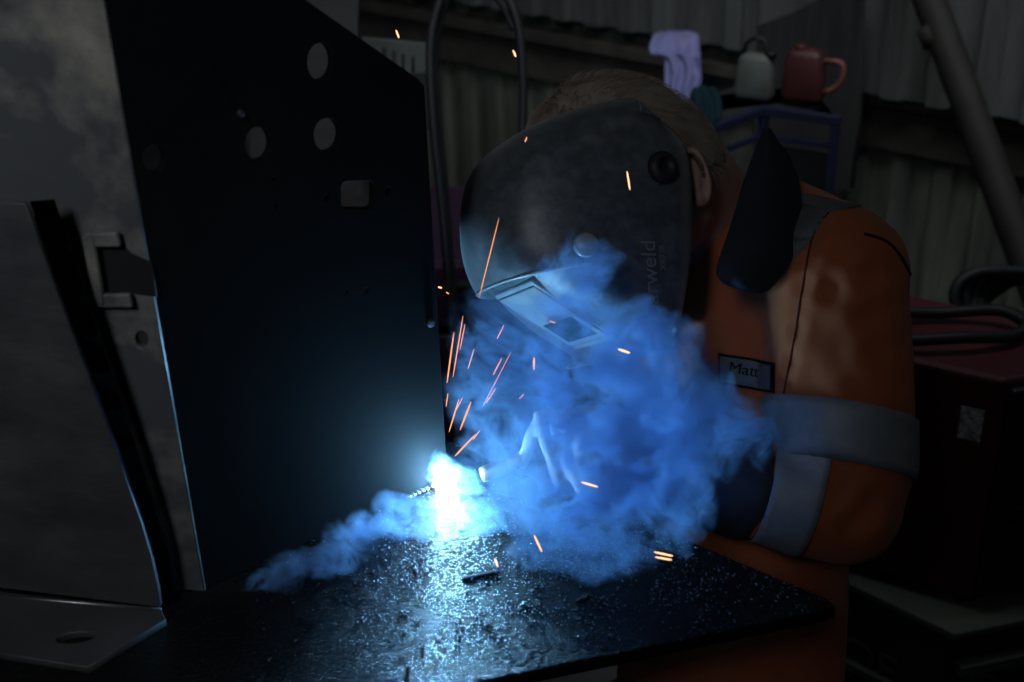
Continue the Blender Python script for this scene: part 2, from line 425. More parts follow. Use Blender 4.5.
# dark red cabinet low behind the plate edge
M_plum = mat('dark_plum_paint', (.045, .014, .045), .6, 0, (.03, .012, .035), 5)
t = thing('tool_cabinet', 'dark plum cabinet low behind the helmet and the plate edge', 'cabinet')
ca = D(420, 262, 2.5); cb_ = D(560, 267, 2.5)
w = (cb_.x - ca.x)
bm = bmesh.new(); box(bm, ((ca.x + cb_.x) / 2, ca.y + .2, ca.z / 2), (w, .4, ca.z)); o = part('cabinet_body', bm, M_plum, t); bevel(o, .006)
for k in range(3):
    bm = bmesh.new(); box(bm, ((ca.x + cb_.x) / 2, ca.y - .008, ca.z - .07 - .15 * k), (w - .03, .016, .13)); o = part('drawer', bm, M_plum, t); bevel(o, .003)
    bm2 = bmesh.new(); box(bm2, ((ca.x + cb_.x) / 2, ca.y - .026, ca.z - .04 - .15 * k), (w * .5, .02, .012)); o2 = part('handle', bm2, M_black, o); bevel(o2, .002)

# coil of cable at the right
t = thing('cable_coil', 'black coil of welding cable resting behind the machine handle', 'cable coil')
cc = D(1003, 305, 2.35)
for k in range(5):
    bm = bmesh.new(); pts = []
    for i in range(41):
        a_ = 2 * math.pi * i / 40; r = .082 + .009 * math.sin(3 * a_ + k)
        pts.append(cc + RT * (r * math.cos(a_) * (1.05 - .07 * k) + .012 * k) + UP * (r * math.sin(a_) * (.85 - .08 * k)) * 1.0 + FW * (.012 * k + .006 * math.sin(2 * a_ + k)))
    tube(bm, pts[:-1] + [pts[0]], .010, 8, cap=False); part('cable_turn', bm, M_black, t, True)

# ------------------------------------------------------------------ welding machine on its crate
BZ = .45
k0 = Z(955, 634, BZ); kl = Z(836, 577, BZ); kr = Z(1034, 618, BZ)
dl = (kl - k0).normalized(); dr_ = (kr - k0).normalized()
kl2 = k0 + dl * .52; kr2 = k0 + dr_ * .42
t = thing('steel_crate', 'dark crate with a grey green lid under the red machine', 'crate')
def prism(bm, pts, z0, z1):
    lo = [bm.verts.new(Vector((p.x, p.y, z0))) for p in pts]; hi = [bm.verts.new(Vector((p.x, p.y, z1))) for p in pts]
    bm.faces.new(lo[::-1]); bm.faces.new(hi)
    n = len(pts)
    for i in range(n): bm.faces.new((lo[i], lo[(i + 1) % n], hi[(i + 1) % n], hi[i]))
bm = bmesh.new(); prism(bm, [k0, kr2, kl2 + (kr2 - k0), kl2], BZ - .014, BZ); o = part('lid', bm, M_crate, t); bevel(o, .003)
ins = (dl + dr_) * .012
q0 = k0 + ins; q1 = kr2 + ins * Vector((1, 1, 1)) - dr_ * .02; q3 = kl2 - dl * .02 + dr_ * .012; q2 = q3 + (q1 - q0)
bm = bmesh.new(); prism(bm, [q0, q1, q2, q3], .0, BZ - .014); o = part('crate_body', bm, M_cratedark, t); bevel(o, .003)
# rail along the long side with raised letters below it, as far as the picture shows them
nl = Vector((dl.y, -dl.x, 0)); nl = nl if nl.dot(CAM - k0) > 0 else -nl
nr = Vector((dr_.y, -dr_.x, 0)); nr = nr if nr.dot(CAM - k0) > 0 else -nr
bm = bmesh.new(); bar(bm, q0 + dl * .01 + nl * .005 - Vector((0, 0, .16)), q3 + nl * .005 - Vector((0, 0, .16)), .014); part('side_rail', bm, M_crate, t)
bm = bmesh.new(); bar(bm, q0 + dr_ * .02 + nr * .008 - Vector((0, 0, .075)), q1 + nr * .008 - Vector((0, 0, .075)), .018); part('front_rail', bm, M_crate, t)
for k in range(2):
    bm = bmesh.new(); c_ = q0 + dr_ * (.055 + .13 * k) - Vector((0, 0, .13)) + nr * .004
    pts = [c_ + dr_ * .03 * math.cos(a_ * math.pi / 12) + Vector((0, 0, .03 * math.sin(a_ * math.pi / 12))) for a_ in range(24)]
    tube(bm, pts + [pts[0]], .004, 6, cap=False); part('ring_handle', bm, M_crate, t, True)
def text(name, s, size, o, x, y, mat_, parent, ext=.0006, bold=0):
    cu = bpy.data.curves.new(name, 'FONT'); cu.body = s; cu.size = size; cu.extrude = ext; cu.align_x = 'CENTER'; cu.align_y = 'CENTER'; cu.offset = bold
    tt = bpy.data.objects.new('tmp', cu); COL.objects.link(tt); dg = bpy.context.evaluated_depsgraph_get()
    me = bpy.data.meshes.new_from_object(tt.evaluated_get(dg)); bpy.data.objects.remove(tt)
    z = x.cross(y).normalized(); me.transform(axes_matrix(o, x.normalized(), y.normalized(), z))
    off = Vector((0, 0, 0)); q = parent
    while q is not None: off += q.location; q = q.parent
    me.transform(Matrix.Translation(-off))
    return link(name, me, mat_, parent)
ltc = HP(868, 661, q0 + nl * .002, nl)
text('lettering', 'OE', .075, ltc, -dl, Vector((0, 0, 1)), M_crate, t, .001)

t = thing('welding_machine', 'dull red welding machine with a vented dark front at the right edge', 'welding machine')
m0 = Z(966, 606, BZ + .006)
md_ = (Z(842, 572, BZ) - m0); md_.z = 0; dlM = dl; dl = md_.normalized(); nl = Vector((dl.y, -dl.x, 0)); nl = nl if nl.dot(CAM - m0) > 0 else -nl
ml = m0 + dl * .48; mr = m0 + dr_ * .30
nA = nl; topz = HP(1003, 380, m0, (nl + nr).normalized()).z
H = topz - BZ
bm = bmesh.new(); prism(bm, [m0, mr, mr + (ml - m0), ml], BZ + .02, topz); o = part('casing', bm, M_red, t); bevel(o, .008, 3)
f0 = m0 + dr_ * .008 + nr * .001
bm = bmesh.new(); prism(bm, [f0, f0 + dr_ * .284, f0 + dr_ * .284 + nr * .012, f0 + nr * .012], BZ + .03, topz - .012); front = part('front_panel', bm, M_darkblue, t); bevel(front, .004)
for k in range(11):
    bm = bmesh.new(); z = BZ + .05 + .0135 * k
    bar(bm, Vector((f0.x, f0.y, z)) + nr * .014 + dr_ * .03, Vector((f0.x, f0.y, z)) + nr * .014 + dr_ * .26, .006, .004); part('vent_slat', bm, M_darkblue, t)
def hexz(p, z): return Vector((p.x, p.y, z))
bm = bmesh.new(); kc = hexz(f0, topz - .07) + dr_ * .10 + nr * .012
Mk = axes_matrix(kc, dr_, Vector((0, 0, 1)), nr) if dr_.cross(Vector((0, 0, 1))).dot(nr) > 0 else axes_matrix(kc, -dr_, Vector((0, 0, 1)), nr)
lathe(bm, [(.018, 0), (.018, .01), (.014, .022), (.0, .022)], 20, Mk); part('dial', bm, M_black, t, True)
bm = bmesh.new(); kc = hexz(f0, topz - .065) + dr_ * .045 + nr * .013; box(bm, kc, (.012, .012, .03)); o = part('switch', bm, M_label, t); bevel(o, .002)
bm = bmesh.new(); kc = hexz(f0, topz - .105) + dr_ * .05 + nr * .016
ellipsoid(bm, kc, (.011, .006, .02), None, 12); part('cable_tag', bm, M_yellow, t, True)
# sticker on the side
sp = HP(971, 424, m0, nl)
bm = bmesh.new(); prism(bm, [sp - dl * -.0 + dl * .016, sp - dl * .016, sp - dl * .016 + nl * .0012, sp + dl * .016 + nl * .0012], sp.z - .026, sp.z + .026); part('sticker', bm, M_label, t)
# skid feet and tube handle over the top
for a_ in (.04, .40):
    for b_ in (.04, .24):
        bm = bmesh.new(); box(bm, hexz(m0 + dl * a_ + dr_ * b_, BZ + .0105), (.03, .03, .0195)); part('foot', bm, M_black, t)
hz_ = HP(1000, 352, m0 + dl * .1, (nl + nr).normalized())
hA = D(884, 346, 1.95); hB = D(1060, 356, 1.86)
bm = bmesh.new(); tube(bm, [tuple(hA), tuple((hA + hB) / 2), tuple(hB)], .011, 16)
part('handle_bar', bm, mat('worn_grey_tube', (.2, .19, .17), .5, .2, (.12, .11, .1), 12), t, True)
for p in (hA + (hB - hA) * .05, hB - (hB - hA) * .05):
    q = Vector((p.x, p.y, topz)); 
    bm = bmesh.new(); tube(bm, [tuple(p), tuple(hexz(p, topz - .01) + FW * 0)], .007, 10); part('handle_post', bm, M_pole, t, True)
# junk lying on the machine's top
bm = bmesh.new(); g0 = hexz(m0 + dl * .20 + dr_ * .12, topz + .02)
tube(bm, smoothpath([tuple(g0 + Vector((.16 * math.cos(k) * .8, .05 * math.sin(k), .006 * math.sin(3 * k)))) for k in [i * .7 for i in range(14)]], 4), .009, 8)
tag(obj('cable_bundle', bm, M_black, None, True), 'loose black cable bundled on top of the red machine', 'cable')

# ------------------------------------------------------------------ bench
c0 = Z(846, 606); c1 = Z(700, 545); c2 = Z(500, 678)
fd = (c2 - c0).normalized(); bd = (c1 - c0).normalized()
pb = c0 + bd * .72; pf = c0 + fd * 1.25
poly = [c0 + fd * .018, c0 + fd * .005 + bd * .004, c0 + bd * .02, pb, Vector((-1.0, 1.55, TZ)), Vector((pf.x, pf.y, TZ))]
t = thing('welding_bench', 'thick oily black steel plate bench, wet looking top under the arc', 'bench', loc=(-.3, 1.0, 0))
bm = bmesh.new(); prism(bm, poly, TZ - .014, TZ); top = part('bench_top', bm, M_bench, t); bevel(top, .002, 3)
for x, y in ((-.80, .80), (-.80, 1.35), (-.28, .93), (-.12, 1.16)):
    bm = bmesh.new(); box(bm, (x, y, (TZ - .014) / 2), (.05, .05, TZ - .014)); o = part('leg', bm, M_steel, t); bevel(o, .004)
bm = bmesh.new(); bar(bm, Vector((-.8, .80, TZ - .04)), Vector((-.28, .93, TZ - .04)), .03, .05); bar(bm, Vector((-.8, 1.35, TZ - .04)), Vector((-.12, 1.16, TZ - .04)), .03, .05); part('frame', bm, M_steel, t)

# ------------------------------------------------------------------ box section workpiece
t = thing('steel_fabrication', 'large dark folded steel fabrication with round holes, standing on the bench', 'metal fabrication', loc=tuple(Z(205, 590)))
B0 = Z(203, 590); B1 = Z(447, 479); bdir, bn = vplane(B0, B1)
if bn.dot(CAM - B0) < 0: bn = -bn
def circ(cx, cy, rx, ry, n=28): return [(cx + rx * math.cos(2 * math.pi * k / n), cy + ry * math.sin(2 * math.pi * k / n)) for k in range(n)]
def rrect(x0, y0, x1, y1, r, n=4):
    o_ = []
    for cx, cy, a0 in ((x1 - r, y1 - r, 0), (x0 + r, y1 - r, 90), (x0 + r, y0 + r, 180), (x1 - r, y0 + r, 270)):
        for k in range(n + 1):
            a_ = math.radians(a0 + 90 * k / n); o_.append((cx + r * math.cos(a_), cy + r * math.sin(a_)))
    return o_
def addpart(o, root):
    o.parent = root; o.data.transform(Matrix.Translation(-root.location)); return o
holesB = [circ(258, 144, 13, 17), circ(327, 135, 13.5, 17), circ(320, 62, 13, 19), circ(154, 159, 11, 14), rrect(341, 181, 374, 209, 6), circ(388, 191, 3, 4, 12), circ(327, 198, 2.6, 3.6, 12), circ(274, 179, 2.2, 3, 12), circ(276, 206, 2.2, 3, 12), circ(366, 290, 2, 2.6, 12), circ(346, 291, 2, 2.6, 12)]
outB = [(203, 590), (447, 479), (447, 465), (424, 86), (418, 79), (230, -58), (80, -160), (60, -160)]
# the left end of the plate follows the vertical corner
vt = HP(101, -12, B0, bn); kk = (vt - B0); 
def vert_at(p, z): return Vector((p.x, p.y, z))
zt = 1.72
n_ = bn; u_ = Vector((0, 0, 1)).cross(n_).normalized(); v_ = n_.cross(u_)
pts = [vert_at(B0, TZ + .0005)] + [HP(x, y, B0, n_) for x, y in ((424, 86), (418, 79))]
pts[1:1] = [vert_at(B1, TZ + .0005)]
sl_ = (HP(300, -4, B0, n_) - HP(418, 79, B0, n_)).normalized()
q = HP(418, 79, B0, n_); Lq = (q - B0).dot(sl_)
# slide up the slope until above the corner
tpar = ((B0 - q).dot(bdir)) / sl_.dot(bdir)
pts.append(q + sl_ * tpar)
me = plate_mesh('holed_plate', pts, [[HP(x, y, B0, n_) for x, y in h] for h in holesB], B0, u_, v_, .008, .0007)
plB = addpart(link('holed_plate', me, M_box), t)
# lit front cheek
A0 = Z(205, 591) - bn * 0; adir = Vector((-.984, .179, 0)).normalized(); an = Vector((adir.y, -adir.x, 0)); an = an if an.dot(CAM - A0) > 0 else -an
topA = (q + sl_ * tpar).z
ua = Vector((0, 0, 1)).cross(an).normalized(); va = an.cross(ua)
pA = [vert_at(A0, TZ + .0005), vert_at(A0, topA), vert_at(A0 + adir * .5, topA + .05), vert_at(A0 + adir * .5, TZ + .0005)]
me = plate_mesh('cheek_plate', pA, [[HP(x, y, A0, an) for x, y in h] for h in ([circ(142, 339, 6.5, 8.5)])] if False else [[HP(x, y, A0, an) for x, y in circ(142, 339, 6.5, 8.5)]], A0, ua, va, .006, .0008)
plA = addpart(link('cheek_plate', me, M_steel), t)
# small welded channel stub around the square opening
bm = bmesh.new()
fr = [HP(x, y, A0 + an * .008, an) for x, y in ((89, 239), (117, 239), (129, 300), (99, 300))]
for i in range(4):
    if i == 1: continue
    bar(bm, fr[i], fr[(i + 1) % 4], .005, .012)
o = part('channel_stub', bm, M_steel, t); bevel(o, .0015)
me = plate_mesh('slot_shade', [HP(x, y, A0 + an * .0012, an) for x, y in ((94, 243), (120, 243), (133, 254), (151, 262), (157, 297), (134, 294), (102, 297))], [], A0 + an * .0012, ua, va, .001, .0002)
addpart(link('slot_shade', me, M_black), t)  # black sheet stands in for the dark interior and the shadow beside it
# thin sheet shaped as the bracket's curved reflection in the holed plate
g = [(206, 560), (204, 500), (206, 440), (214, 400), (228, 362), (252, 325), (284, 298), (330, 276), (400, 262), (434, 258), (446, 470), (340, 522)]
me = plate_mesh('reflected_curve', [HP(x, y, B0 + bn * .0004, n_) for x, y in g], [[HP(x, y, B0 + bn * .0004, n_) for x, y in rrect(222, 349, 250, 354, 1.5)]], B0 + bn * .0004, u_, v_, .0003, .0001)
addpart(link('reflected_curve', me, M_box), t)
for x, y, r in ((430, 323, .0042), (240, 113, .003)):
    pc = HP(x, y, B0 + bn * .001, n_); bm = bmesh.new()
    lathe(bm, [(r, 0), (r, .002), (r * .7, .0045), (0.0, .005)], 6 if r > .004 else 12, axes_matrix(pc, u_, v_, n_)); part('bolt_head', bm, M_edge, t)
# folded return flange behind the holed plate's sloping edge and an inner rib
bm = bmesh.new(); e = vert_at(B1, TZ + .001) - bn * .012; 
box(bm, (B0 + bdir * .07 - bn * .03) + Vector((0, 0, .16)), (.006, .05, .3), Matrix.Rotation(math.atan2(bn.y, bn.x) + math.pi / 2, 3, 'Z')); part('inner_rib', bm, M_box, t)

# foot bracket in front
t = thing('foot_bracket', 'dark folded steel bracket with a slotted foot at the lower left', 'bracket', loc=tuple(Z(120, 612)))
W0 = Z(160, 607, TZ + .008); wdr = (Z(0, 592, TZ + .008) - W0); wdr.z = 0; wdr.normalize(); wn_ = Vector((wdr.y, -wdr.x, 0)); wn_ = wn_ if wn_.dot(CAM - W0) > 0 else -wn_
prof = [(160, 607), (158, 590), (152, 560), (142, 525), (130, 490), (117, 452), (103, 415), (89, 378), (75, 341), (60, 300), (42, 250), (25, 204), (20, 203), (-60, 200), (-60, 580)]
uu = Vector((0, 0, 1)).cross(wn_).normalized(); vv = wn_.cross(uu)
me = plate_mesh('web', [HP(x, y, W0, wn_) for x, y in prof], [], W0, uu, vv, .005, .0006); addpart(link('web', me, M_bracket), t)
# side flange following the profile, folded back
bm = bmesh.new(); r0 = []; r1 = []
for k_, (x, y) in enumerate(prof[:12]):
    p = HP(x, y, W0, wn_); wf_ = .006 + .012 * k_ / 11; r0.append(bm.verts.new(p - wn_ * .0058 + uu * .0005)); r1.append(bm.verts.new(p - wn_ * .012 + uu * wf_))
for i in range(len(r0) - 1): bm.faces.new((r0[i], r0[i + 1], r1[i + 1], r1[i]))
bmesh.ops.solidify(bm, geom=bm.faces[:], thickness=.004); o = part('side_flange', bm, M_box, t, True)
# foot
base = [Z(161, 609, TZ + .006), Z(166, 620, TZ + .006), Z(88, 668, TZ + .006), Z(-70, 643, TZ + .006), Z(-70, 585, TZ + .006)]
slot = []
sc_ = Z(76, 638, TZ + .006)
for k in range(24):
    a_ = 2 * math.pi * k / 24; slot.append(sc_ + Vector((.0165 * math.cos(a_), .0075 * math.sin(a_), 0)) + Vector((.003 * math.sin(a_), 0, 0)))
me = plate_mesh('foot_plate', base, [slot], sc_, Vector((1, 0, 0)), Vector((0, 1, 0)), .0055, .0008); addpart(link('foot_plate', me, M_bracket), t)
bm = bmesh.new(); fp = [HP(161, 607, W0, wn_), HP(-60, 586, W0, wn_)]
tube(bm, [tuple(Z(161, 610, TZ + .0065)), tuple(Z(-70, 590, TZ + .0065))], .0022, 8); part('fold_edge', bm, M_edge, t, True)

# ------------------------------------------------------------------ grit, scraps
b_ = bmesh.new(); bmesh.ops.create_icosphere(b_, subdivisions=1, radius=1)
ICO = ([v.co.copy() for v in b_.verts], [[v.index for v in f.verts] for f in b_.faces]); b_.free()
bm = bmesh.new()
def inbench(p):
    return (Vector((p.x, p.y, 0)) - Vector((c0.x, c0.y, 0))).cross(Vector((fd.x, fd.y, 0))).z * (Vector((pb.x, pb.y, 0)) - Vector((c0.x, c0.y, 0))).cross(Vector((fd.x, fd.y, 0))).z > 0.00002 and (Vector((p.x, p.y, 0)) - Vector((c0.x, c0.y, 0))).cross(Vector((bd.x, bd.y, 0))).z * (Vector((pf.x, pf.y, 0)) - Vector((c0.x, c0.y, 0))).cross(Vector((bd.x, bd.y, 0))).z > 0.00002
cnt = 0
for k in range(9000):
    if cnt > 2600: break
    x = random.gauss(600, 130); y = random.gauss(570, 48)
    if y < 470 or y > 690 or x < 250 or x > 835: continue
    p = Z(x, y)
    if not inbench(p): continue
    if noise.noise(p * 22) < -.05 and random.random() < .75: continue
    r = random.choice((.0003, .0004, .0005, .0006, .0009)) * random.uniform(.7, 1.2)
    R = Matrix.Rotation(random.uniform(0, 6.28), 4, 'Z') @ Matrix.Diagonal((random.uniform(.7, 2.2), 1, .8, 1))
    vv_ = [bm.verts.new(p + Vector((0, 0, r * .6)) + (R @ (co * r))) for co in ICO[0]]
    for f_ in ICO[1]: bm.faces.new([vv_[i] for i in f_])
    cnt += 1
o = obj('metal_grit', bm, M_spatter); tag(o, 'fine shiny spatter beads and swarf scattered on the bench top', 'metal grit', kind='stuff')
def sliver(p, q, w, h):
    bm = bmesh.new(); d = (q - p).normalized(); s = Vector((0, 0, 1)).cross(d).normalized()
    v = []
    for f, ww, hh in ((0, .3, .5), (.15, 1, 1), (.6, .9, .8), (.9, .6, 1), (1, .2, .4)):
        c_ = p + (q - p) * f
        v.append([bm.verts.new(c_ + s * w * ww * a_ + Vector((0, 0, b_ * h * hh))) for a_, b_ in ((-1, 0), (-.7, 1), (.6, .9), (1, 0))])
    for a_, b_ in zip(v, v[1:]):
        for i in range(4): bm.faces.new((a_[i], a_[(i + 1) % 4], b_[(i + 1) % 4], b_[i]))
    bm.faces.new(v[0][::-1]); bm.faces.new(v[-1]); return bm
tag(obj('metal_offcut', sliver(Z(462, 578), Z(499, 571), .0022, .0011), M_bracket), 'flat dark steel offcut on the bench below the arc', 'offcut')
tag(obj('wire_stub', sliver(Z(493, 493), Z(524, 500), .0006, .001), M_bracket), 'thin dark wire stub on the bench right of the arc', 'wire')
tag(obj('wire_stub', sliver(Z(617, 563), Z(632, 572), .0005, .0009), M_spatter), 'fine bright wire stub on the bench near the twin sparks', 'wire')
tag(obj('metal_chip', sliver(Z(576, 602), Z(590, 594), .0014, .002), M_bracket), 'small dark metal chip on the bench under the smoke', 'chip')

# ------------------------------------------------------------------ the welder
# the head is bent down and turned a little towards the viewer
ln = (RT * .45 + UP * .15 - FW * .88).normalized()
fn = (RT * -.55 - UP * .80 - FW * .4176); fn = (fn - ln * fn.dot(ln)).normalized()
un = fn.cross(ln).normalized()
if un.dot(RT) > 0: un = -un
HO = D(600, 220, 1.40)
SC = 1.40 / FPX                             # metres per pixel there
def hp(n, u, l): return HO + fn * (n * SC) + un * (u * SC) + ln * l
def nu(x, y, l):
    p = HP(x, y, HO + ln * l, ln) - HO; return (p.dot(fn) / SC, p.dot(un) / SC)
person = thing('person', 'person in an orange jacket and dark welding helmet bending over the bench', 'person', loc=(.45, 1.4, 0))
# --- helmet shell
W = .106
CsP = [(600, 104), (566, 113), (525, 130), (496, 148), (479, 170), (472, 200), (472, 234), (478, 264), (490, 287), (497, 281), (505, 280), (530, 302), (565, 326), (612, 348), (650, 354)]
RsP = [(640, 112), (658, 120), (674, 133), (685, 148), (690, 166), (692, 188), (692, 210), (692, 232), (691, 252), (689, 270), (687, 284), (685, 298), (682, 312), (678, 326), (670, 340)]
Cs = [nu(x, y, 0) for x, y in CsP]; Rs = [nu(x, y, W) for x, y in RsP]
PP = smoothpath([c + r for c, r in zip(Cs, Rs)], 4)
NTt = 28
bm = bmesh.new(); G = []
for j, (n0, u0, n1, u1) in enumerate(PP):
    row = []
    s = j / (len(PP) - 1)
    ww = W
    for i in range(-NTt, NTt + 1):
        a_ = i / NTt * math.pi / 2; ee = 2 / (2.7 - 1.1 * max(0, 1 - s / .14) - 1.0 * max(0, 1 - (1 - s) / .16))
        si = math.copysign(abs(math.sin(a_)) ** ee, a_); co = abs(math.cos(a_)) ** ee
        row.append(bm.verts.new(hp(n1 + (n0 - n1) * co, u1 + (u0 - u1) * co, ww * si)))
    G.append(row)
for a_, b_ in zip(G, G[1:]):
    for i in range(2 * NTt): bm.faces.new((a_[i], a_[i + 1], b_[i + 1], b_[i]))
bmesh.ops.recalc_face_normals(bm, faces=bm.faces)
outw = sum(1 for f in bm.faces if f.normal.dot(f.calc_center_median() - HO) > 0)
if outw < len(bm.faces) / 2: bmesh.ops.reverse_faces(bm, faces=bm.faces[:])
me = bpy.data.meshes.new('welding_helmet'); bm.to_mesh(me); bm.free()
helm_bvh = bvh(me)
helmet = link('welding_helmet', me, M_shell, person); me.transform(Matrix.Translation(-person.location))
sm = helmet.modifiers.new('solid', 'SOLIDIFY'); sm.thickness = .003; sm.offset = -1
autosmooth(helmet, 40)
tag(helmet, 'dark welding helmet lit blue at the front')
# rim bead along the brow and along the side edge
bm = bmesh.new(); jb = 32
tube(bm, [tuple(hp(*PP[jb][:2], 0)) if False else tuple(v_co) for v_co in [hp(PP[jb][2] + (PP[jb][0] - PP[jb][2]) * abs(math.cos(i / NTt * math.pi / 2)) ** (2 / 2.7), PP[jb][3] + (PP[jb][1] - PP[jb][3]) * abs(math.cos(i / NTt * math.pi / 2)) ** (2 / 2.7), W * 1.0 * math.copysign(abs(math.sin(i / NTt * math.pi / 2)) ** (2 / 2.7), i)) for i in range(-18, 19)]], .0016, 6)
part('brow_lip', bm, M_lens, helmet, True)
# lens frame and glass on the front panel
def lensplane(nf): return None
la = Vector(nu(509, 287, 0)); lb = Vector(nu(592, 341, 0)); ldir = (lb - la).normalized(); lnorm = Vector((-ldir.y, ldir.x)); lnorm = lnorm if lnorm.x > 0 else -lnorm
def lp(s, l, o_): q = la + (lb - la) * s + lnorm * o_; return hp(q.x, q.y, l)
def lensbox(s0, s1, w, o0, o1):
    bm = bmesh.new(); vs = []
    for o_ in (o0, o1): vs.append([bm.verts.new(lp(s, l, o_)) for s, l in ((s0, -w), (s0, w), (s1, w), (s1, -w))])
    bm.faces.new(vs[0][::-1]); bm.faces.new(vs[1])
    for i in range(4): bm.faces.new((vs[0][i], vs[0][(i + 1) % 4], vs[1][(i + 1) % 4], vs[1][i]))
    return bm
o = part('lens_frame', lensbox(.03, 1.06, .043, -6, 1.2), M_lens, helmet); bevel(o, .003, 3)
o = part('lens_gasket', lensbox(.08, .98, .040, .5, 2.0), M_black, helmet); bevel(o, .0008, 2)
o = part('cover_plate', lensbox(.095, .965, .0388, 1.0, 2.6), M_lens, helmet); bevel(o, .0008, 2)
o = part('filter_window', lensbox(.58, .9, .030, 2.0, 3.2), M_glass, helmet); bevel(o, .0008, 2)
# side knobs and print
def onhelm(x, y):
    h = helm_bvh.ray_cast(CAM, ray(x, y).normalized()); return (h[0], h[1] if h[1].dot(CAM - h[0]) > 0 else -h[1]) if h[0] is not None else (D(x, y, 1.3), -FW)
def knob(name, x, y, prof_, mat_, n=24):
    p, nr2 = onhelm(x, y); a_, b_ = frame_from(nr2); bm = bmesh.new()
    lathe(bm, prof_, n, axes_matrix(p, a_, b_, nr2)); return part(name, bm, mat_, helmet, True)
knob('ratchet_knob', 662, 168, [(.017, -.002), (.017, .005), (.013, .009), (.008, .009), (.007, .006), (0, .006)], M_black, 20)
knob('shade_dial', 585, 246, [(.0125, -.002), (.0125, .006), (.0105, .009), (0, .009)], M_lens, 24)
p, nr2 = onhelm(650, 278); tx = (UP - nr2 * UP.dot(nr2)).normalized(); ty = nr2.cross(tx).normalized()
text('lettering', 'parweld', .0235, p + nr2 * .0016, tx, ty, M_print, helmet, .0002, .0001)
p, nr2 = onhelm(662, 258); tx = (UP - nr2 * UP.dot(nr2)).normalized(); ty = nr2.cross(tx).normalized()
text('lettering', 'XR938', .009, p + nr2 * .0014, tx, ty, M_print, helmet, .0002, 0)

# --- body: one continuous surface of head, neck, torso, arms, hands, legs
HC = D(630, 172, 1.41)                      # middle of the head
headf = (fn * .9 + un * .1).normalized()
heads = Matrix((( headf.x, ln.x, un.x), (headf.y, ln.y, un.y), (headf.z, ln.z, un.z)))
yaw = math.radians(25)
tf = Vector((-math.cos(yaw), -math.sin(yaw), 0)); tl = Vector((math.sin(yaw), -math.cos(yaw), 0))
SHL = D(836, 268, 1.375)                    # left shoulder joint, towards the viewer
SHR = SHL - tl * .35 + Vector((0, 0, -.155))
T1 = (SHL + SHR) / 2
NB = T1 + Vector((0, 0, .045)) + tf * .02
HIP = D(725, 800, 1.50)
ELL = D(843, 508, 1.335); WRL = D(662, 464, 1.335); HNL = D(605, 446, 1.345)
ELR = D(700, 470, 1.58); WRR = D(600, 478, 1.44); HNR = D(560, 476, 1.40)
KNL = HIP + Vector((-.30, -.22, -.16)); KNR = HIP + Vector((-.32, .12, -.16))
ANL = Vector((KNL.x + .13, KNL.y + .02, .09)); ANR = Vector((KNR.x + .15, KNR.y + .02, .09))
bm = bmesh.new()
ellipsoid(bm, HC, (.098, .076, .112), heads, 28)
ellipsoid(bm, HC + headf * .03 - un * .055, (.06, .055, .055), heads)       # jaw
ellipsoid(bm, HC + headf * .098 - un * .02, (.02, .014, .024), heads, 12)      # nose
NT0 = HC - un * .045 - headf * .04
tube(bm, [tuple(NT0), tuple(NT0 * .5 + NB * .5), tuple(NB), tuple(NB - Vector((0, 0, .05)))], [.058, .056, .066, .08], 20, rb=[.062, .062, .072, .09])
tube(bm, [tuple(T1 + Vector((0, 0, .02))), tuple(T1 * .6 + HIP * .4), tuple(HIP)], [.13, .12, .12], 24, ref=tf, rb=[.08, .09, .09], round_ends=True)
for a_, b_, c_, h_ in ((SHL, ELL, WRL, HNL), (SHR, ELR, WRR, HNR)):
    tube(bm, [tuple(a_), tuple(a_ * .5 + b_ * .5), tuple(b_)], [.052, .046, .038], 14, round_ends=True)
    tube(bm, [tuple(b_), tuple(b_ * .6 + c_ * .4), tuple(c_), tuple(h_)], [.038, .037, .025, .026], 14, round_ends=True)
for k_, a_, sgn in ((KNL, ANL, 1), (KNR, ANR, -1)):
    h0 = HIP + tl * .09 * sgn
    tube(bm, [tuple(h0), tuple((h0 + k_) / 2), tuple(k_)], [.085, .075, .055], 16, round_ends=True)
    tube(bm, [tuple(k_), tuple(k_ * .6 + a_ * .4), tuple(a_)], [.053, .052, .036], 16, round_ends=True)
me = remeshed(bm, .006, 5); body_bvh = bvh(me)
me.transform(Matrix.Translation(-person.location)); body = link('body', me, M_skin, person)
# eyes, mouth behind the helmet
for s_ in (-1, 1):
    bm = bmesh.new(); ellipsoid(bm, HC + headf * .088 + ln * .031 * s_ + un * .005, (.012, .012, .012), None, 12); part('eye', bm, M_label, person, True)
# ears
for s_ in (-1, 1):
    bm = bmesh.new(); ec = ((body_bvh.ray_cast(CAM, ray(694, 178).normalized())[0] or D(694, 178, 1.35)) - FW * .004 if s_ == 1 else HC - ln * .078 - headf * .02)
    er = []
    ea = (UP * .95 - RT * .18).normalized() if s_ == 1 else un; eb = (RT * .97 + UP * .1 - FW * .25).normalized() if s_ == 1 else -headf
    pts = []
    for k in range(13):
        a_ = math.radians(-70 + 220 * k / 12); pts.append(tuple(ec + ea * (.029 * math.sin(a_)) + eb * (.014 * math.cos(a_)) - FW * (.002 * math.sin(a_))))
    tube(bm, pts, [.0035 + .001 * math.sin(k) for k in range(13)], 8, round_ends=True)
    ellipsoid(bm, ec - ea * .024, (.007, .006, .008), None, 12)
    ellipsoid(bm, ec - eb * .003, (.012, .008, .022), Matrix((( eb.x, eb.cross(ea).x, ea.x), (eb.y, eb.cross(ea).y, ea.y), (eb.z, eb.cross(ea).z, ea.z))), 14)
    me = remeshed(bm, .0016, 3); me.transform(Matrix.Translation(-person.location)); link('ear', me, M_skin, person)
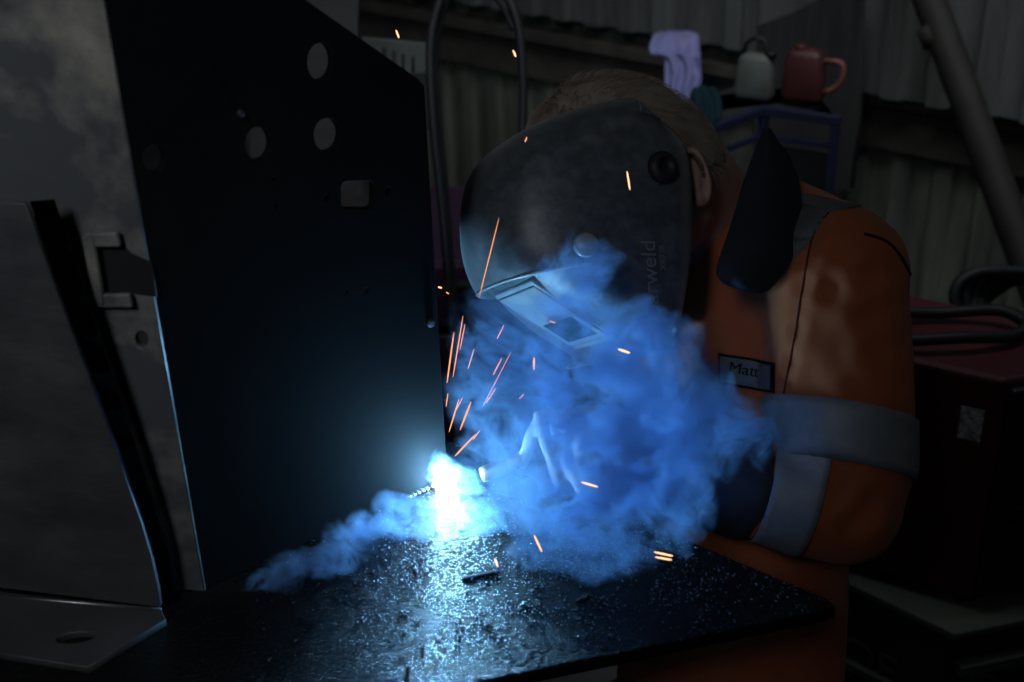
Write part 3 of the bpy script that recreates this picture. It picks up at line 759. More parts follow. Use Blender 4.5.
# hair: a thin cap and combed strands
bm = bmesh.new(); inv = heads.inverted()
def hairy(p):                              # is this place on the scalp?
    q = inv @ (p - HC); x, y, z = q.x / .098, q.y / .076, q.z / .112
    return z > .25 + .55 * max(0, x - .25) or (x < -.15 and z > -.62 + .5 * (x + .6))
q_ = bmesh.ops.create_uvsphere(bm, u_segments=60, v_segments=40, radius=1)
bmesh.ops.transform(bm, matrix=Matrix.Translation(HC) @ heads.to_4x4() @ Matrix.Diagonal((.1035, .0815, .119, 1)), verts=bm.verts[:])
bmesh.ops.delete(bm, geom=[v for v in bm.verts if not hairy(v.co)], context='VERTS')
for v in bm.verts: v.co += (v.co - HC).normalized() * (.003 * noise.noise(v.co * 60))
cap_pts = [v.co.copy() for v in bm.verts]
for k in range(5200):
    th = random.uniform(0, 2 * math.pi); zz = random.uniform(-1, 1); rr = math.sqrt(1 - zz * zz)
    l_ = Vector((rr * math.cos(th), rr * math.sin(th), zz))
    p = HC + heads @ Vector((l_.x * .102, l_.y * .080, l_.z * .117))
    if not hairy(p): continue
    nr3 = (p - HC).normalized()
    comb = (headf * .75 + ln * (.5 if l_.y > 0 else -.4) - un * .1) if l_.x > -.1 else (-un + ln * .1)
    comb += Vector((random.gauss(0, .2), random.gauss(0, .2), random.gauss(0, .2)))
    comb = (comb - nr3 * comb.dot(nr3)).normalized()
    L_ = random.uniform(.012, .026) * (.6 if l_.x < -.3 else 1)
    s_ = comb.cross(nr3) * .0005
    pr = None
    for j, (f_, h_) in enumerate(((0, 0), (.4, .004), (.75, .0055), (1, .005))):
        c_ = p + comb * (L_ * f_) + nr3 * h_
        ww = s_ * (1 - f_ * .85)
        cur = [bm.verts.new(c_ - ww), bm.verts.new(c_ + nr3 * .0006 * (1 - f_ * .8)), bm.verts.new(c_ + ww)]
        if pr:
            for i in range(3): bm.faces.new((pr[i], pr[(i + 1) % 3], cur[(i + 1) % 3], cur[i]))
        pr = cur
me = bpy.data.meshes.new('hair'); bm.to_mesh(me); bm.free(); me.transform(Matrix.Translation(-person.location)); link('hair', me, M_hair, person, True)

# --- jacket
bm = bmesh.new()
tube(bm, [tuple(T1 + Vector((0, 0, .03)) + tf * .015), tuple(T1 + Vector((0, 0, .0))), tuple(T1 * .8 + HIP * .2), tuple(T1 * .45 + HIP * .55), tuple(HIP), tuple(HIP - Vector((0, 0, .08)))],
     [.10, .165, .160, .145, .14, .145], 32, ref=Vector((tf.x, tf.y, 0)), rb=[.08, .108, .12, .125, .125, .125], round_ends=True)
def sleeve(a_, b_, c_, r0=.072, r1=.076, r2=.060, r3=.036):
    mid = a_ * .5 + b_ * .5
    tube(bm, [tuple(a_), tuple(mid), tuple(b_ * .85 + a_ * .15), tuple(b_)], [r0, r1, r1 * .98, r2 * 1.02], 20, round_ends=True)
    tube(bm, [tuple(b_), tuple(b_ * .75 + c_ * .25), tuple(b_ * .35 + c_ * .65), tuple(c_)], [r2, r2 * .98, (r2 + r3) / 2, r3], 20, round_ends=True)
sleeve(SHL, ELL, WRL); sleeve(SHR, ELR, WRR)
ellipsoid(bm, SHL + Vector((.004, 0, .0)), (.074, .074, .064))
tube(bm, [tuple(SHL + Vector((0, .01, 0))), tuple(D(806, 243, 1.42)), tuple(D(778, 226, 1.46)), tuple(D(755, 240, 1.50))], [.062, .060, .060, .055], 16, round_ends=True); ellipsoid(bm, SHR, (.075, .075, .07))
tube(bm, [tuple(NB - Vector((0, 0, .03))), tuple(SHL + Vector((0, 0, .0)))], [.075, .074], 18)
tube(bm, [tuple(NB - Vector((0, 0, .055))), tuple(SHR + Vector((0, 0, .0)))], [.065, .07], 18)
me = remeshed(bm, .0075, 10, 1)
jb_ = bvh(me)
def onjacket(x, y, tree=None):
    h = (tree or jb_).ray_cast(CAM, ray(x, y).normalized()); return h[0], h[1]
creases = [([(897, 272), (868, 276), (835, 292), (812, 330)], .007, .009), ([(905, 300), (870, 318), (835, 338), (812, 372)], .006, .010), ([(908, 335), (880, 352), (845, 368), (806, 392)], .007, .010), ([(900, 372), (860, 388), (815, 398)], .005, .008),
           ([(862, 232), (845, 250), (826, 285)], .005, .008), ([(830, 212), (813, 236), (803, 285), (796, 330), (790, 362), (782, 400)], .007, .006),
           ([(792, 460), (825, 462), (850, 472), (868, 505)], .010, .009), ([(805, 470), (838, 492), (850, 525)], .008, .008), ([(878, 470), (862, 520), (845, 545)], .005, .01),
           ([(720, 300), (760, 340), (785, 345)], .006, .012), ([(700, 330), (730, 400), (770, 410)], .005, .012), ([(700, 280), (705, 330), (690, 380)], .006, .012)]
segs = []
for pts_, dep, wid in creases:
    ps = [onjacket(x, y)[0] for x, y in pts_]; ps = [p for p in ps if p is not None]
    for a_, b_ in zip(ps, ps[1:]): segs.append((a_, b_, dep * .9, wid * 1.5))
NRM = [v.normal.copy() for v in me.vertices]
for v in me.vertices:
    p = v.co.copy(); dsp = .0030 * noise.noise(p * 9) + .0006 * noise.noise(p * 30)
    for a_, b_, dep, wid in segs:
        ab = b_ - a_; t_ = max(0, min(1, (p - a_).dot(ab) / max(ab.length_squared, 1e-9))); d2 = (p - a_ - ab * t_).length_squared
        if d2 < 9 * wid * wid:
            e_ = d2 / (wid * wid); dsp -= dep * math.exp(-e_) * .42
            dsp += dep * .16 * math.exp(-(math.sqrt(e_) - 1.7) ** 2 * 2)
    v.co = p + NRM[v.index] * dsp
me.update(); jb_ = bvh(me)
jm = me.copy(); jacket_me = me
jacket_me.transform(Matrix.Translation(-person.location)); jacket = link('jacket', jacket_me, M_orange, person)
# sleeves run into a dark gauntlet cuff
def wrap(name, axis0, axis1, s0, s1, mat_, parent, off=.0035, n=64, m=7, skew=None, maxr=.2, thick=.0012):
    """a band wrapped round the sleeve between two stations of its axis, laid on the cloth"""
    bm = bmesh.new(); d = (axis1 - axis0).normalized(); a_, b_ = frame_from(d)
    rows = []
    for j in range(m + 1):
        row = []
        for k in range(n):
            an_ = 2 * math.pi * k / n; dirv = a_ * math.cos(an_) + b_ * math.sin(an_)
            s = s0 + (s1 - s0) * j / m
            if skew is not None: s += skew.dot(dirv)
            c_ = axis0 + (axis1 - axis0) * s
            h = jb_.ray_cast(c_, dirv, maxr)
            p = h[0] + dirv * off if h[0] is not None else c_ + dirv * .07
            row.append(p)
        rows.append(row)
    # soften the radius jumps where sleeve and body meet
    for it in range(5):
        rows = [[(r[k - 1] + r[k] * 2 + r[(k + 1) % n]) / 4 for k in range(n)] for r in rows]
    rows = [[p + (p - (axis0 + (axis1 - axis0) * 0 + d * (p - axis0).dot(d))).normalized() * .0012 for p in r] for r in rows]
    vv_ = [[bm.verts.new(p) for p in r] for r in rows]
    for r0_, r1_ in zip(vv_, vv_[1:]):
        for k in range(n): bm.faces.new((r0_[k], r0_[(k + 1) % n], r1_[(k + 1) % n], r1_[k]))
    bmesh.ops.recalc_face_normals(bm, faces=bm.faces)
    bmesh.ops.solidify(bm, geom=bm.faces[:], thickness=thick)
    return part(name, bm, mat_, parent, True)
wrap('reflective_band', SHL, ELL, .60, .84, M_band, jacket, maxr=.11, skew=RT * .055)
wrap('reflective_band', ELL, WRL, .20, .46, M_band, jacket, maxr=.10)
bm = bmesh.new(); f_ = lambda s: tuple(ELL + (WRL - ELL) * s)
tube(bm, [f_(.40), f_(.47), f_(.50), f_(.7), f_(.95), f_(1.12), f_(1.15)], [.044, .054, .0575, .056, .052, .050, .044], 28)
me = remeshed(bm, .005, 4); nrm = [v.normal.copy() for v in me.vertices]
for v in me.vertices: v.co += nrm[v.index] * (.004 * noise.noise(v.co * 22))
me.transform(Matrix.Translation(-person.location)); link('gauntlet', me, M_navy, jacket)
# patches laid on the cloth between four corners seen from the front
def laid(name, quad, mat_, parent, off=.0015, nx=14, ny=8, thick=.0012, tree=None):
    bm = bmesh.new(); g = []
    for j in range(ny + 1):
        r = []
        for i in range(nx + 1):
            s, t_ = i / nx, j / ny
            (x0, y0), (x1, y1), (x2, y2), (x3, y3) = quad
            x = (x0 * (1 - s) + x1 * s) * (1 - t_) + (x3 * (1 - s) + x2 * s) * t_; y = (y0 * (1 - s) + y1 * s) * (1 - t_) + (y3 * (1 - s) + y2 * s) * t_
            p, nn_ = onjacket(x, y, tree)
            r.append((p + nn_ * off) if p is not None else None)
        g.append(r)
    V = [[bm.verts.new(p) if p is not None else None for p in r] for r in g]
    for j in range(ny):
        for i in range(nx):
            q = (V[j][i], V[j][i + 1], V[j + 1][i + 1], V[j + 1][i])
            if all(q) and max((q[0].co - q[2].co).length, (q[1].co - q[3].co).length) < .06: bm.faces.new(q)
    bmesh.ops.solidify(bm, geom=bm.faces[:], thickness=thick)
    return part(name, bm, mat_, parent, True)
laid('reflective_band', [(785, 190), (862, 207), (828, 213), (790, 200)], M_band, jacket)
laid('reflective_band', [(790, 200), (829, 212), (812, 240), (790, 240)], M_band, jacket)
laid('reflective_band', [(784, 240), (812, 240), (787, 268), (776, 275)], M_band, jacket)
nb_ = laid('name_patch_border', [(719, 353), (776, 363), (776, 393), (719, 384)], M_ink, jacket, .002)
np_ = laid('name_patch', [(721.5, 356), (773.5, 366), (773.5, 390), (721.5, 381)], M_patch, jacket, .0036)
pc, nn_ = onjacket(749, 371)
tx = (onjacket(770, 375)[0] - onjacket(728, 367)[0]).normalized(); ty = nn_.cross(tx).normalized()
if ty.dot(UP) < 0: ty = -ty
lt = text('lettering', 'Matt', .0165, pc + tx.cross(ty).normalized() * .02, tx, ty, M_ink, jacket, .0003, 0)
zz_ = tx.cross(ty).normalized()
for v in lt.data.vertices:
    w_ = v.co + person.location; h = jb_.ray_cast(w_ + zz_ * .02, -zz_)
    if h[0] is not None: v.co = h[0] + zz_ * .0062 - person.location + zz_ * ((w_ - pc).dot(zz_) - .02)
# seams as thin cords laid on the cloth
def cord(name, pts_, mat_, parent, r=.0011, k=6):
    ps = []
    for x, y in smoothpath(pts_, k):
        p, n2 = onjacket(x, y)
        if p is not None and (not ps or (p - Vector(ps[-1])).length < .03): ps.append(tuple(p + n2 * .0006))
    if len(ps) > 2:
        bm = bmesh.new(); tube(bm, ps, r, 6); return part(name, bm, mat_, parent, True)
cord('seam', [(864, 234), (885, 241), (900, 256), (911, 278), (914, 294)], M_ink, jacket, .0018)
cord('seam', [(829, 212), (813, 236), (803, 285), (796, 330), (790, 362), (783, 398)], M_seam, jacket)

# --- collar: standing navy collar, one wide leaf on the near side, one on the far side
def leaf(rows, bulge, thick=.004):
    bm = bmesh.new(); g = []
    R = smoothpath(rows, 5)
    for j, (y, xl, xr, dl_, dr2) in enumerate(R):
        g.append([])
        for i in range(13):
            s = i / 12; x = xl + (xr - xl) * s
            g[-1].append(bm.verts.new(D(x, y + 2 * math.sin(s * 3.1), dl_ + (dr2 - dl_) * s - bulge * math.sin(math.pi * s) + .002 * noise.noise(Vector((s * 5, j * .2, 1))))))
    for a_, b_ in zip(g, g[1:]):
        for i in range(12): bm.faces.new((a_[i], a_[i + 1], b_[i + 1], b_[i]))
    bmesh.ops.solidify(bm, geom=bm.faces[:], thickness=thick); return bm
o = part('collar', leaf([(127, 763, 770, 1.385, 1.385), (140, 759, 778, 1.375, 1.385), (160, 751, 792, 1.36, 1.385), (185, 742, 800, 1.34, 1.375), (210, 735, 802, 1.325, 1.36), (235, 727, 800, 1.315, 1.345), (255, 720, 794, 1.305, 1.33), (272, 716, 785, 1.30, 1.32), (284, 724, 775, 1.30, 1.31), (291, 745, 768, 1.30, 1.305)], .022), M_navy, jacket, True)
o = part('collar', leaf([(185, 735, 765, 1.52, 1.47), (200, 725, 765, 1.52, 1.45), (230, 705, 760, 1.50, 1.43), (255, 698, 735, 1.47, 1.43)], .0), M_navy, jacket, True)

# --- trousers and boots
bm = bmesh.new()
ellipsoid(bm, HIP, (.17, .17, .12))
for k_, a_, sgn in ((KNL, ANL, 1), (KNR, ANR, -1)):
    h0 = HIP + tl * .09 * sgn
    tube(bm, [tuple(h0), tuple((h0 + k_) / 2), tuple(k_)], [.105, .095, .078], 18, round_ends=True)
    tube(bm, [tuple(k_), tuple(k_ * .6 + a_ * .4), tuple(a_ + Vector((0, 0, .04)))], [.076, .078, .066], 18, round_ends=True)
me = remeshed(bm, .009, 6)
NRM = [v.normal.copy() for v in me.vertices]
for v in me.vertices: v.co += NRM[v.index] * (.005 * noise.noise(v.co * 13))
me.transform(Matrix.Translation(-person.location)); link('trousers', me, M_orange, person)
for a_ in (ANL, ANR):
    bm = bmesh.new(); f_ = Vector((-1, -.1, 0)).normalized()
    tube(bm, [tuple(a_ + Vector((0, 0, .10))), tuple(a_ + Vector((0, 0, 0))), tuple(a_ + Vector((0, 0, -.045)))], [.052, .05, .048], 16, round_ends=True)
    tube(bm, [tuple(Vector((a_.x, a_.y, .045)) - f_ * .04), tuple(Vector((a_.x, a_.y, .045)) + f_ * .06), tuple(Vector((a_.x, a_.y, .04)) + f_ * .17)], [.04, .045, .042], 16, rb=[.043, .043, .034], round_ends=True)
    me = remeshed(bm, .006, 4); me.transform(Matrix.Translation(-person.location)); link('boot', me, M_boot, person)

# --- gloves with five fingers
def glove(wr_, knk, back, thumbside, fingers, name='glove'):
    """wr_ wrist, knk middle of the knuckles, back = back of hand normal, fingers: list of joint chains"""
    bm = bmesh.new(); d = (knk - wr_).normalized()
    b_ = (back - d * back.dot(d)).normalized(); s_ = d.cross(b_).normalized()
    tube(bm, [tuple(wr_ - d * .03), tuple(wr_ - d * .02), tuple(wr_), tuple((wr_ + knk) / 2), tuple(knk)], [.036, .034, .032, .040, .042], 20, ref=b_, rb=[.034, .032, .024, .020, .016], round_ends=True)
    for ch in fingers:
        P_ = [Vector(q) for q in ch[0]]
        tube(bm, smoothpath([tuple(q) for q in P_], 3), [ch[1] * (1 - .25 * i / (3 * (len(P_) - 1))) for i in range(3 * (len(P_) - 1) + 1)], 12, round_ends=True)
    me = remeshed(bm, .0028, 4); 
    nrm = [v.normal.copy() for v in me.vertices]
    for v in me.vertices: v.co += nrm[v.index] * (.0012 * noise.noise(v.co * 70))
    me.transform(Matrix.Translation(-person.location)); return link(name, me, M_glove, person)
# left hand steadies itself on the plate: fingers reach down to the steel
kn = D(584, 434, 1.345); wrL = D(646, 450, 1.345)
def fchain(x0, y0, d0, x1, y1, d1, x2, y2, lift=.009):
    e_ = Z(x2, y2) + Vector((0, 0, lift)); return [D(x0, y0, d0), D(x1, y1, d1), e_]
fing = [(fchain(572, 430, 1.352, 540, 414, 1.345, 560, 491), .0092), (fchain(574, 440, 1.345, 560, 448, 1.33, 583, 499), .0092),
        (fchain(582, 450, 1.335, 580, 464, 1.315, 602, 506), .0090), (fchain(590, 458, 1.33, 598, 478, 1.305, 616, 510), .0082),
        ([D(606, 444, 1.36), D(572, 420, 1.36), D(542, 418, 1.355), Z(523, 471) + Vector((0, 0, .010))], .0098)]
glove(wrL, kn, UP - FW * .5, None, fing)
# right hand closed round the torch
TG = D(602, 436, 1.435)
hdl = (TG - D(552, 448, 1.395)).normalized()
knR = TG + UP * .012 - RT * .02; wrR = TG + RT * .07 + FW * .05 + Vector((0, 0, -.005))
fr_ = []
for k in range(4):
    c_ = TG - hdl * (.045 - .021 * k)
    fr_.append(([c_ + UP * .026 + FW * .012, c_ + UP * .022 - FW * .016, c_ - UP * .004 - FW * .026, c_ - UP * .018 - FW * .012], .0095))
fr_.append(([wrR * .4 + TG * .6 + UP * .02, TG - hdl * .03 + UP * .03 + FW * .01, TG - hdl * .07 + UP * .02 + FW * .006], .0105))
glove(wrR, knR + FW * .015, UP, None, fr_)

# --- torch
t = thing('welding_torch', 'welding torch with a bent neck pointing at the arc', 'torch')
path = smoothpath([tuple(p) for p in (D(650, 446, 1.45), TG, D(552, 448, 1.395), D(528, 456, 1.365))], 5)
bm = bmesh.new(); tube(bm, path[:11], .013, 14, round_ends=True); part('handle', bm, M_black, t, True)
bm = bmesh.new(); tube(bm, smoothpath([tuple(p) for p in (D(540, 452, 1.378), D(525, 456, 1.360), D(516, 461, 1.345), D(507, 466, 1.336))], 5), .007, 12); part('swan_neck', bm, M_brass, t, True)
bm = bmesh.new(); a_ = D(510, 465, 1.335); b_ = D(482, 475, 1.325); tube(bm, [tuple(a_), tuple(a_ * .8 + b_ * .2), tuple(b_ * .8 + a_ * .2), tuple(b_)], [.0085, .0088, .0088, .0078], 16); part('nozzle', bm, M_brass, t, True)
bm = bmesh.new(); cab = smoothpath([tuple(p) for p in (D(648, 446, 1.45), D(690, 480, 1.55), D(720, 600, 1.7), Vector((.30, 1.55, .3)), Vector((.5, 1.6, .03)), Vector((.8, 1.9, .02)))], 8); tube(bm, cab, .008, 10); part('torch_cable', bm, M_black, t, True)

# ------------------------------------------------------------------ sparks
FAN = [((463, 316), (453, 377)), ((465, 324), (460, 350)), ((454, 332), (447, 383)), ((459, 399), (449, 432)), ((463, 397), (455, 412)), ((471, 402), (460, 430)),
       ((504, 325), (497, 339)), ((511, 352), (483, 406)), ((502, 358), (493, 375)), ((496, 388), (486, 403)), ((480, 430), (473, 440)), ((476, 434), (455, 456)), ((474, 349), (468, 369)), ((448, 393), (446, 407))]
LONE = [((396, 30), (399, 38), 1.5, .0016, 'glowing orange spark in the dark above the sloping plate edge'), ((513, 50), (516, 57), 1.5, .0016, 'glowing orange spark above the helmet beside the hanging cable'),
        ((527, 137), (525, 142), 1.2, .0008, 'tiny orange spark at the top front of the helmet'), ((627, 171), (630, 190), 1.2, .0011, 'glowing orange spark over the dark side of the helmet'),
        ((499, 218), (479, 298), 1.2, .0006, 'long thin orange spark across the lit front of the helmet'), ((534, 357), (534, 370), 1.2, .0011, 'short upright orange spark under the helmet chin'),
        ((618, 349), (630, 353), 1.15, .0013, 'slanting orange spark in the smoke below the helmet lettering'), ((549, 321), (556, 323), 1.2, .0009, 'small orange spark on the lit chin panel of the helmet'),
        ((581, 482), (598, 487), 1.15, .0011, 'slanting orange spark low in the smoke over the bench'), ((534, 535), (542, 552), 1.12, .0011, 'steep orange spark above the bench below the smoke'),
        ((495, 559), (498, 567), 1.12, .0011, 'small orange spark by the flat steel offcut'), ((654, 552), (673, 556), 1.12, .0011, 'upper of two parallel orange sparks over the gritty bench'),
        ((655, 557), (672, 560), 1.12, .0011, 'lower of two parallel orange sparks over the gritty bench'), ((524, 394), (519, 399), 1.2, .0007, 'faint pink spark in the blue smoke above the glove'),
        ((438, 287), (442, 288), 1.3, .0012, 'orange spark dot beside the upper plate edge'), ((446, 292), (449, 294), 1.3, .0008, 'pale spark dot right of the plate edge')]
def spark(p, q, r, m):
    bm = bmesh.new(); tube(bm, [tuple(p + (q - p) * f) for f in (0, .15, .5, .85, 1)], [r * .3, r * .8, r, r * .85, r * .3], 6)
    c = (p + q) / 2; o = obj('spark', bm, m); o.data.transform(Matrix.Translation(-c)); o.location = c; return o
for i, (a_, b_) in enumerate(FAN):
    d = 1.27 + .05 * math.sin(i * 2.1)
    tag(spark(D(*a_, d), D(*b_, d + .01), (.00065, .0005, .0008)[i % 3], M_spark), 'thin orange spark in the fan rising from the arc beside the plate edge', 'spark', 'sparks fanning up from the arc')
for a_, b_, d, r, lab in LONE:
    tag(spark(D(*a_, d), D(*b_, d), r * .78, M_spark2 if r > .001 else M_spark), lab, 'spark')

# ------------------------------------------------------------------ arc
AP = B1 - bdir * .009 + bn * .009 + Vector((0, 0, .005))
bm = bmesh.new(); ellipsoid(bm, AP, (.0115, .0095, .0095), None, 24)
for v in bm.verts: v.co += (v.co - AP) * .12 * noise.noise(v.co * 200)
o = obj('welding_arc', bm, M_arc, None, True); o.data.transform(Matrix.Translation(-AP)); o.location = AP
tag(o, 'blinding white welding arc at the foot of the plate corner', 'arc')
bm = bmesh.new()
for k in range(9):
    c_ = (B1 + bn * .002).lerp(B0 + bn * .002, .02 + .02 * k); ellipsoid(bm, c_ + Vector((0, 0, .0015)), (.004, .003, .002), None, 10)
tag(obj('weld_bead', bm, M_edge, None, True), 'short rippled weld bead along the plate foot left of the arc', 'weld bead')
ld = bpy.data.lights.new('arc_light', 'POINT'); ld.energy = 24; ld.color = (.22, .60, 1.0); ld.shadow_soft_size = .0135
lo = bpy.data.objects.new('arc_light', ld); COL.objects.link(lo); lo.location = AP + Vector((0, 0, .001))

# ------------------------------------------------------------------ smoke
BL = []      # centre, radius, weight
KF = 3.6     # the plume is this much thinner along the view than across it
def smk(x, y, r, d=None, w=1., core=False):
    dp = math.hypot(x - 441, y - 486)
    d = d if core else 1.31 - .125 * min(1, max(0, (dp - 35) / 95)) + .05 * min(1, max(0, (dp - 210) / 120))
    tt = (Z(x, y) - CAM).dot(FW)
    if tt < 2.5 and y > 470: d = min(d, tt - r * SC / KF * .8)
    c_ = D(x, y, d); BL.append((c_, r * SC * .95, w * (2.2 if y < 350 and x > 558 and not core else 1.1 if x > 545 else 1) * min(1.25, .06 + ((c_ - AP).length / .185) ** 2.0)))
def flat(v): return v + FW * (v.dot(FW) * (KF - 1))
for a_ in ((640, 372, 46, 1.385), (665, 345, 40, 1.38), (690, 392, 44, 1.385), (620, 350, 40, 1.38)): smk(*a_, 0.9, True)
smk(437, 472, 30, 1.32, 12, True); smk(460, 486, 26, 1.315, 9, True)
for a_ in ((405, 520, 36, 1.26, 5), (440, 535, 38, 1.25, 3.5), (480, 525, 36, 1.25, 3.5), (372, 538, 32, 1.25, 4)): smk(*a_, True)
for a_ in ((455, 470, 30, 1.32, 1.), (485, 455, 44, 1.31, 1.), (520, 440, 52, 1.31, .7), (560, 415, 62, 1.30, .65), (610, 415, 68, 1.29, 1.), (660, 425, 64, 1.29, 1.), (708, 428, 54, 1.29, 1.), (745, 432, 38, 1.29, .9),
           (590, 368, 56, 1.28, 1.), (635, 372, 52, 1.27, 1.), (680, 392, 42, 1.27, 1.), (716, 410, 34, 1.27, .8), (604, 328, 40, 1.23, 1.), (576, 300, 36, 1.21, 1.), (556, 268, 30, 1.19, 1.), (592, 262, 28, 1.19, 1.), (575, 246, 22, 1.19, .8), (640, 330, 32, 1.21, 1.), (668, 350, 32, 1.23, 1.),
           (625, 475, 62, 1.27, 1.), (675, 478, 50, 1.27, 1.), (698, 515, 30, 1.25, 1.), (680, 535, 24, 1.24, .8), (585, 495, 58, 1.25, 1.), (560, 528, 48, 1.22, .8), (615, 530, 50, 1.2, .8), (652, 530, 34, 1.2, .8), (520, 495, 52, 1.27, .9), (485, 515, 44, 1.25, .8), (590, 565, 30, 1.19, .5), (540, 560, 32, 1.19, .5),
           (450, 515, 38, 1.26, .8), (420, 520, 36, 1.25, .8), (390, 532, 34, 1.24, .8), (362, 542, 30, 1.24, .8), (336, 550, 28, 1.22, .8), (310, 560, 27, 1.21, .8), (284, 570, 25, 1.2, .8), (262, 580, 20, 1.19, .8), (480, 400, 50, 1.31, .45), (510, 365, 50, 1.30, .5), (540, 330, 44, 1.29, .5), (500, 320, 40, 1.29, .3)):
    smk(*a_)
lo_ = Vector((1e9,) * 3); hi_ = Vector((-1e9,) * 3)
for c_, r, w_ in BL:
    for i in range(3): lo_[i] = min(lo_[i], c_[i] - r * 1.15); hi_[i] = max(hi_[i], c_[i] + r * 1.15)
lo_.z = max(lo_.z, TZ + .001)
# hull that follows the plume: the object's own mesh
bm = bmesh.new()
RF = Matrix(((RT.x, UP.x, FW.x), (RT.y, UP.y, FW.y), (RT.z, UP.z, FW.z)))
for c_, r, w_ in BL: ellipsoid(bm, c_, (r * .8, r * .8, r * .8 / KF * 1.1), RF, 16)
hull = remeshed(bm, .012, 4)
for v in hull.vertices: v.co.z = max(v.co.z, TZ + .002)
smoke = link('welding_smoke', hull)
tag(smoke, 'billowing blue lit welding smoke rising from the arc past the helmet', 'smoke', kind='stuff')
ms = bpy.data.materials.new('smoke'); ms.use_nodes = True; nt = ms.node_tree; nt.nodes.clear(); q = NT(nt)
at = q.n('ShaderNodeAttribute', attribute_name='density')
dn_ = q.math('MULTIPLY', at.outputs['Fac'], 74.0)
vs = q.n('ShaderNodeVolumeScatter', {'Color': (.42, .66, 1.0, 1), 'Density': dn_, 'Anisotropy': .0})
va_ = q.n('ShaderNodeVolumeAbsorption', {'Color': (.42, .66, 1.0, 1), 'Density': dn_})
ad_ = q.n('ShaderNodeAddShader', {0: vs.outputs[0], 1: va_.outputs[0]})
ou = q.n('ShaderNodeOutputMaterial'); nt.links.new(ad_.outputs[0], ou.inputs['Volume'])
mh = bpy.data.materials.new('thin_haze'); mh.use_nodes = True; nt = mh.node_tree; nt.nodes.clear(); q = NT(nt)
vs = q.n('ShaderNodeVolumeScatter', {'Color': (.25, .5, 1.0, 1), 'Density': .3, 'Anisotropy': .2})
ou = q.n('ShaderNodeOutputMaterial'); nt.links.new(vs.outputs[0], ou.inputs['Volume'])
hull.materials.append(mh)
g = bpy.data.node_groups.new('smoke_field', 'GeometryNodeTree')
g.interface.new_socket('Geometry', in_out='INPUT', socket_type='NodeSocketGeometry'); g.interface.new_socket('Geometry', in_out='OUTPUT', socket_type='NodeSocketGeometry')
q = NT(g); gi = q.n('NodeGroupInput'); go = q.n('NodeGroupOutput')
pos = q.n('GeometryNodeInputPosition').outputs[0]
def nz(v, s, det, rough=.5, dist=0, out=0, lac=2.): return q.n('ShaderNodeTexNoise', {'Vector': v, 'Scale': s, 'Detail': det, 'Roughness': rough, 'Distortion': dist, 'Lacunarity': lac}).outputs[out]
def warp(v, s, det, amp, seed):
    c_ = nz(q.vmath('ADD', v, seed), s, det, .5, 0, 1); c_ = q.vmath('SUBTRACT', c_, (.5, .5, .5)); return q.vmath('ADD', v, q.vmath('SCALE', c_, scale=amp))
p1 = warp(pos, 9., 1, .10, (3, 7, 1)); p2 = warp(p1, 28., 1, .050, (11, 2, 5)); p2 = warp(p2, 70., 1, .014, (6, 2, 5)); p3 = warp(p2, 60., 1, .014, (1, 2, 5))
env = None
p1e = warp(pos, 12., 1, .045, (1, 4, 9)); p1e = warp(p1e, 32., 1, .030, (5, 4, 9)); p1e = warp(p1e, 85., 1, .010, (2, 4, 9))
p1e = q.vmath('ADD', p1e, q.vmath('SCALE', tuple(FW), scale=q.math('MULTIPLY', q.vmath('DOT_PRODUCT', p1e, tuple(FW)), KF - 1)))
for c_, r, w_ in BL:
    dv = q.vmath('SCALE', q.vmath('SUBTRACT', p1e, tuple(flat(c_))), scale=1 / r)
    d2 = q.vmath('DOT_PRODUCT', dv, dv); e_ = q.math('MULTIPLY', q.math('POWER', q.math('SUBTRACT', 1.0, d2, clamp=True), 1.2), w_)
    e_ = q.math('MULTIPLY', e_, e_); env = e_ if env is None else q.math('ADD', env, e_)
env = q.math('MINIMUM', q.math('SQRT', env), 1.5)
envs = q.n('ShaderNodeMapRange', {0: env, 1: .03, 2: .36, 3: 0., 4: 1.}, interpolation_type='SMOOTHSTEP').outputs[0]
n1 = nz(p2, 24., 4, .62); n2 = nz(p3, 66., 3, .6); n3 = nz(p1, 8., 2, .5)
ridge = q.math('SUBTRACT', 1.0, q.math('MULTIPLY', q.math('ABSOLUTE', q.math('SUBTRACT', n1, .5)), 8.0), clamp=True)
rid2 = q.math('SUBTRACT', 1.0, q.math('MULTIPLY', q.math('ABSOLUTE', q.math('SUBTRACT', n2, .5)), 8.0), clamp=True)
body_ = q.n('ShaderNodeMapRange', {0: n1, 1: .43, 2: .585, 3: .03, 4: .8}, interpolation_type='SMOOTHSTEP').outputs[0]
big_ = q.n('ShaderNodeMapRange', {0: n3, 1: .36, 2: .58, 3: .22, 4: 1.}).outputs[0]
dens = q.math('ADD', q.math('MULTIPLY', q.math('MULTIPLY', body_, big_), .85), q.math('MULTIPLY', q.math('POWER', ridge, 2.), .60))
dens = q.math('ADD', dens, q.math('MULTIPLY', q.math('POWER', rid2, 2.), .42))
dens = q.math('MULTIPLY', dens, q.math('MULTIPLY', envs, q.math('ADD', .35, q.math('MULTIPLY', env, .7))))
mn = tuple(lo_); mx_ = tuple(hi_)
RES = 1.5e-3
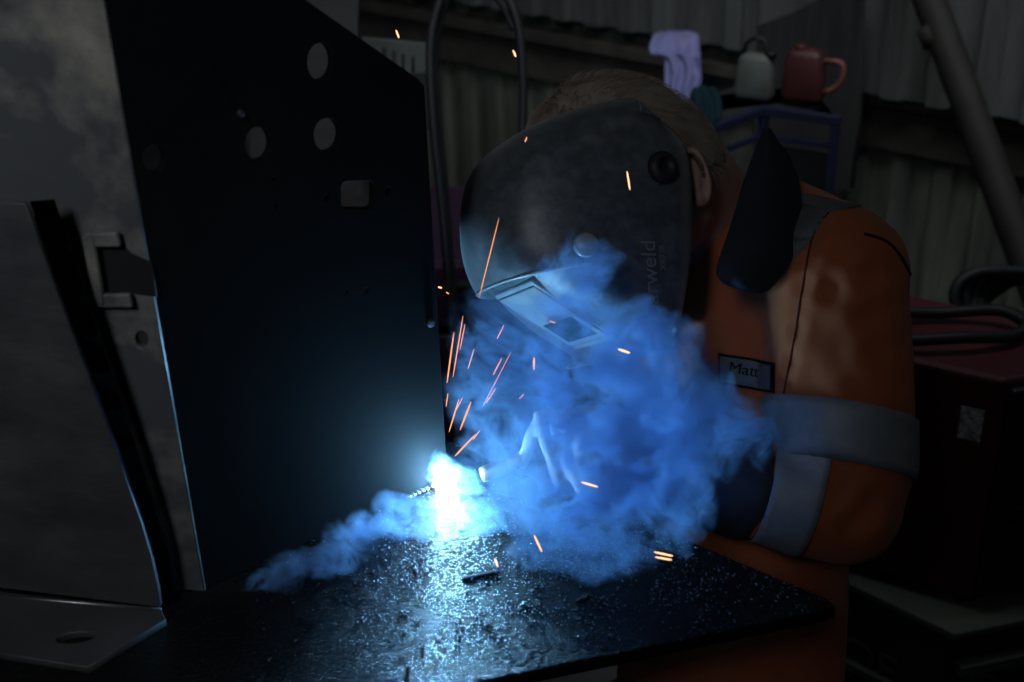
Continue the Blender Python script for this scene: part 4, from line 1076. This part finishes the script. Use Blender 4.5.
vc = q.n('GeometryNodeVolumeCube', {'Density': dens, 'Min': mn, 'Max': mx_, 'Resolution X': int((hi_.x - lo_.x) / RES), 'Resolution Y': int((hi_.y - lo_.y) / RES), 'Resolution Z': int((hi_.z - lo_.z) / RES)})
sm_ = q.n('GeometryNodeSetMaterial', {'Geometry': vc.outputs[0], 'Material': ms})
jn = q.n('GeometryNodeJoinGeometry'); g.links.new(gi.outputs[0], jn.inputs[0]); g.links.new(sm_.outputs[0], jn.inputs[0]); g.links.new(jn.outputs[0], go.inputs[0])
md = smoke.modifiers.new('smoke', 'NODES'); md.node_group = g

# ------------------------------------------------------------------ light and world
def area(name, loc, target, size, energy, col):
    l = bpy.data.lights.new(name, 'AREA'); l.shape = 'RECTANGLE'; l.size = size[0]; l.size_y = size[1]; l.energy = energy; l.color = col
    o = bpy.data.objects.new(name, l); COL.objects.link(o); o.location = loc
    o.rotation_euler = (Vector(target) - Vector(loc)).to_track_quat('-Z', 'Y').to_euler(); return o
area('roof_light', (1.3, .9, 3.4), (.5, 1.6, .8), (1.6, .6), .52, (.95, .96, 1))
la_ = area('cheek_fill', (-.75, -.75, 2.75), (-.55, 1.0, 1.50), (.5, .5), 1.0, (.88, .94, 1)); la_.data.spread = math.radians(42)  # added unseen light, spread narrowed to brighten the cheek plate
area('wall_fill', (.7, 1.7, 2.7), (.65, 3.3, .35), (2.4, .4), 6, (.85, .93, 1)).data.spread = math.radians(95)  # added unseen fill that lifts the dim back wall
w = bpy.data.worlds.new('world'); S.world = w; w.use_nodes = True
w.node_tree.nodes['Background'].inputs[0].default_value = (.55, .7, 1, 1); w.node_tree.nodes['Background'].inputs[1].default_value = .006

S.view_settings.view_transform = 'Standard'; S.view_settings.look = 'None'; S.view_settings.exposure = 0; S.view_settings.gamma = 1
S.view_settings.use_curve_mapping = False
cy = S.cycles; cy.max_bounces = 5; cy.diffuse_bounces = 2; cy.glossy_bounces = 3; cy.transparent_max_bounces = 12; cy.volume_bounces = 4
cy.sample_clamp_indirect = 3; cy.use_denoising = True; cy.volume_step_rate = 1.0; cy.volume_max_steps = 256
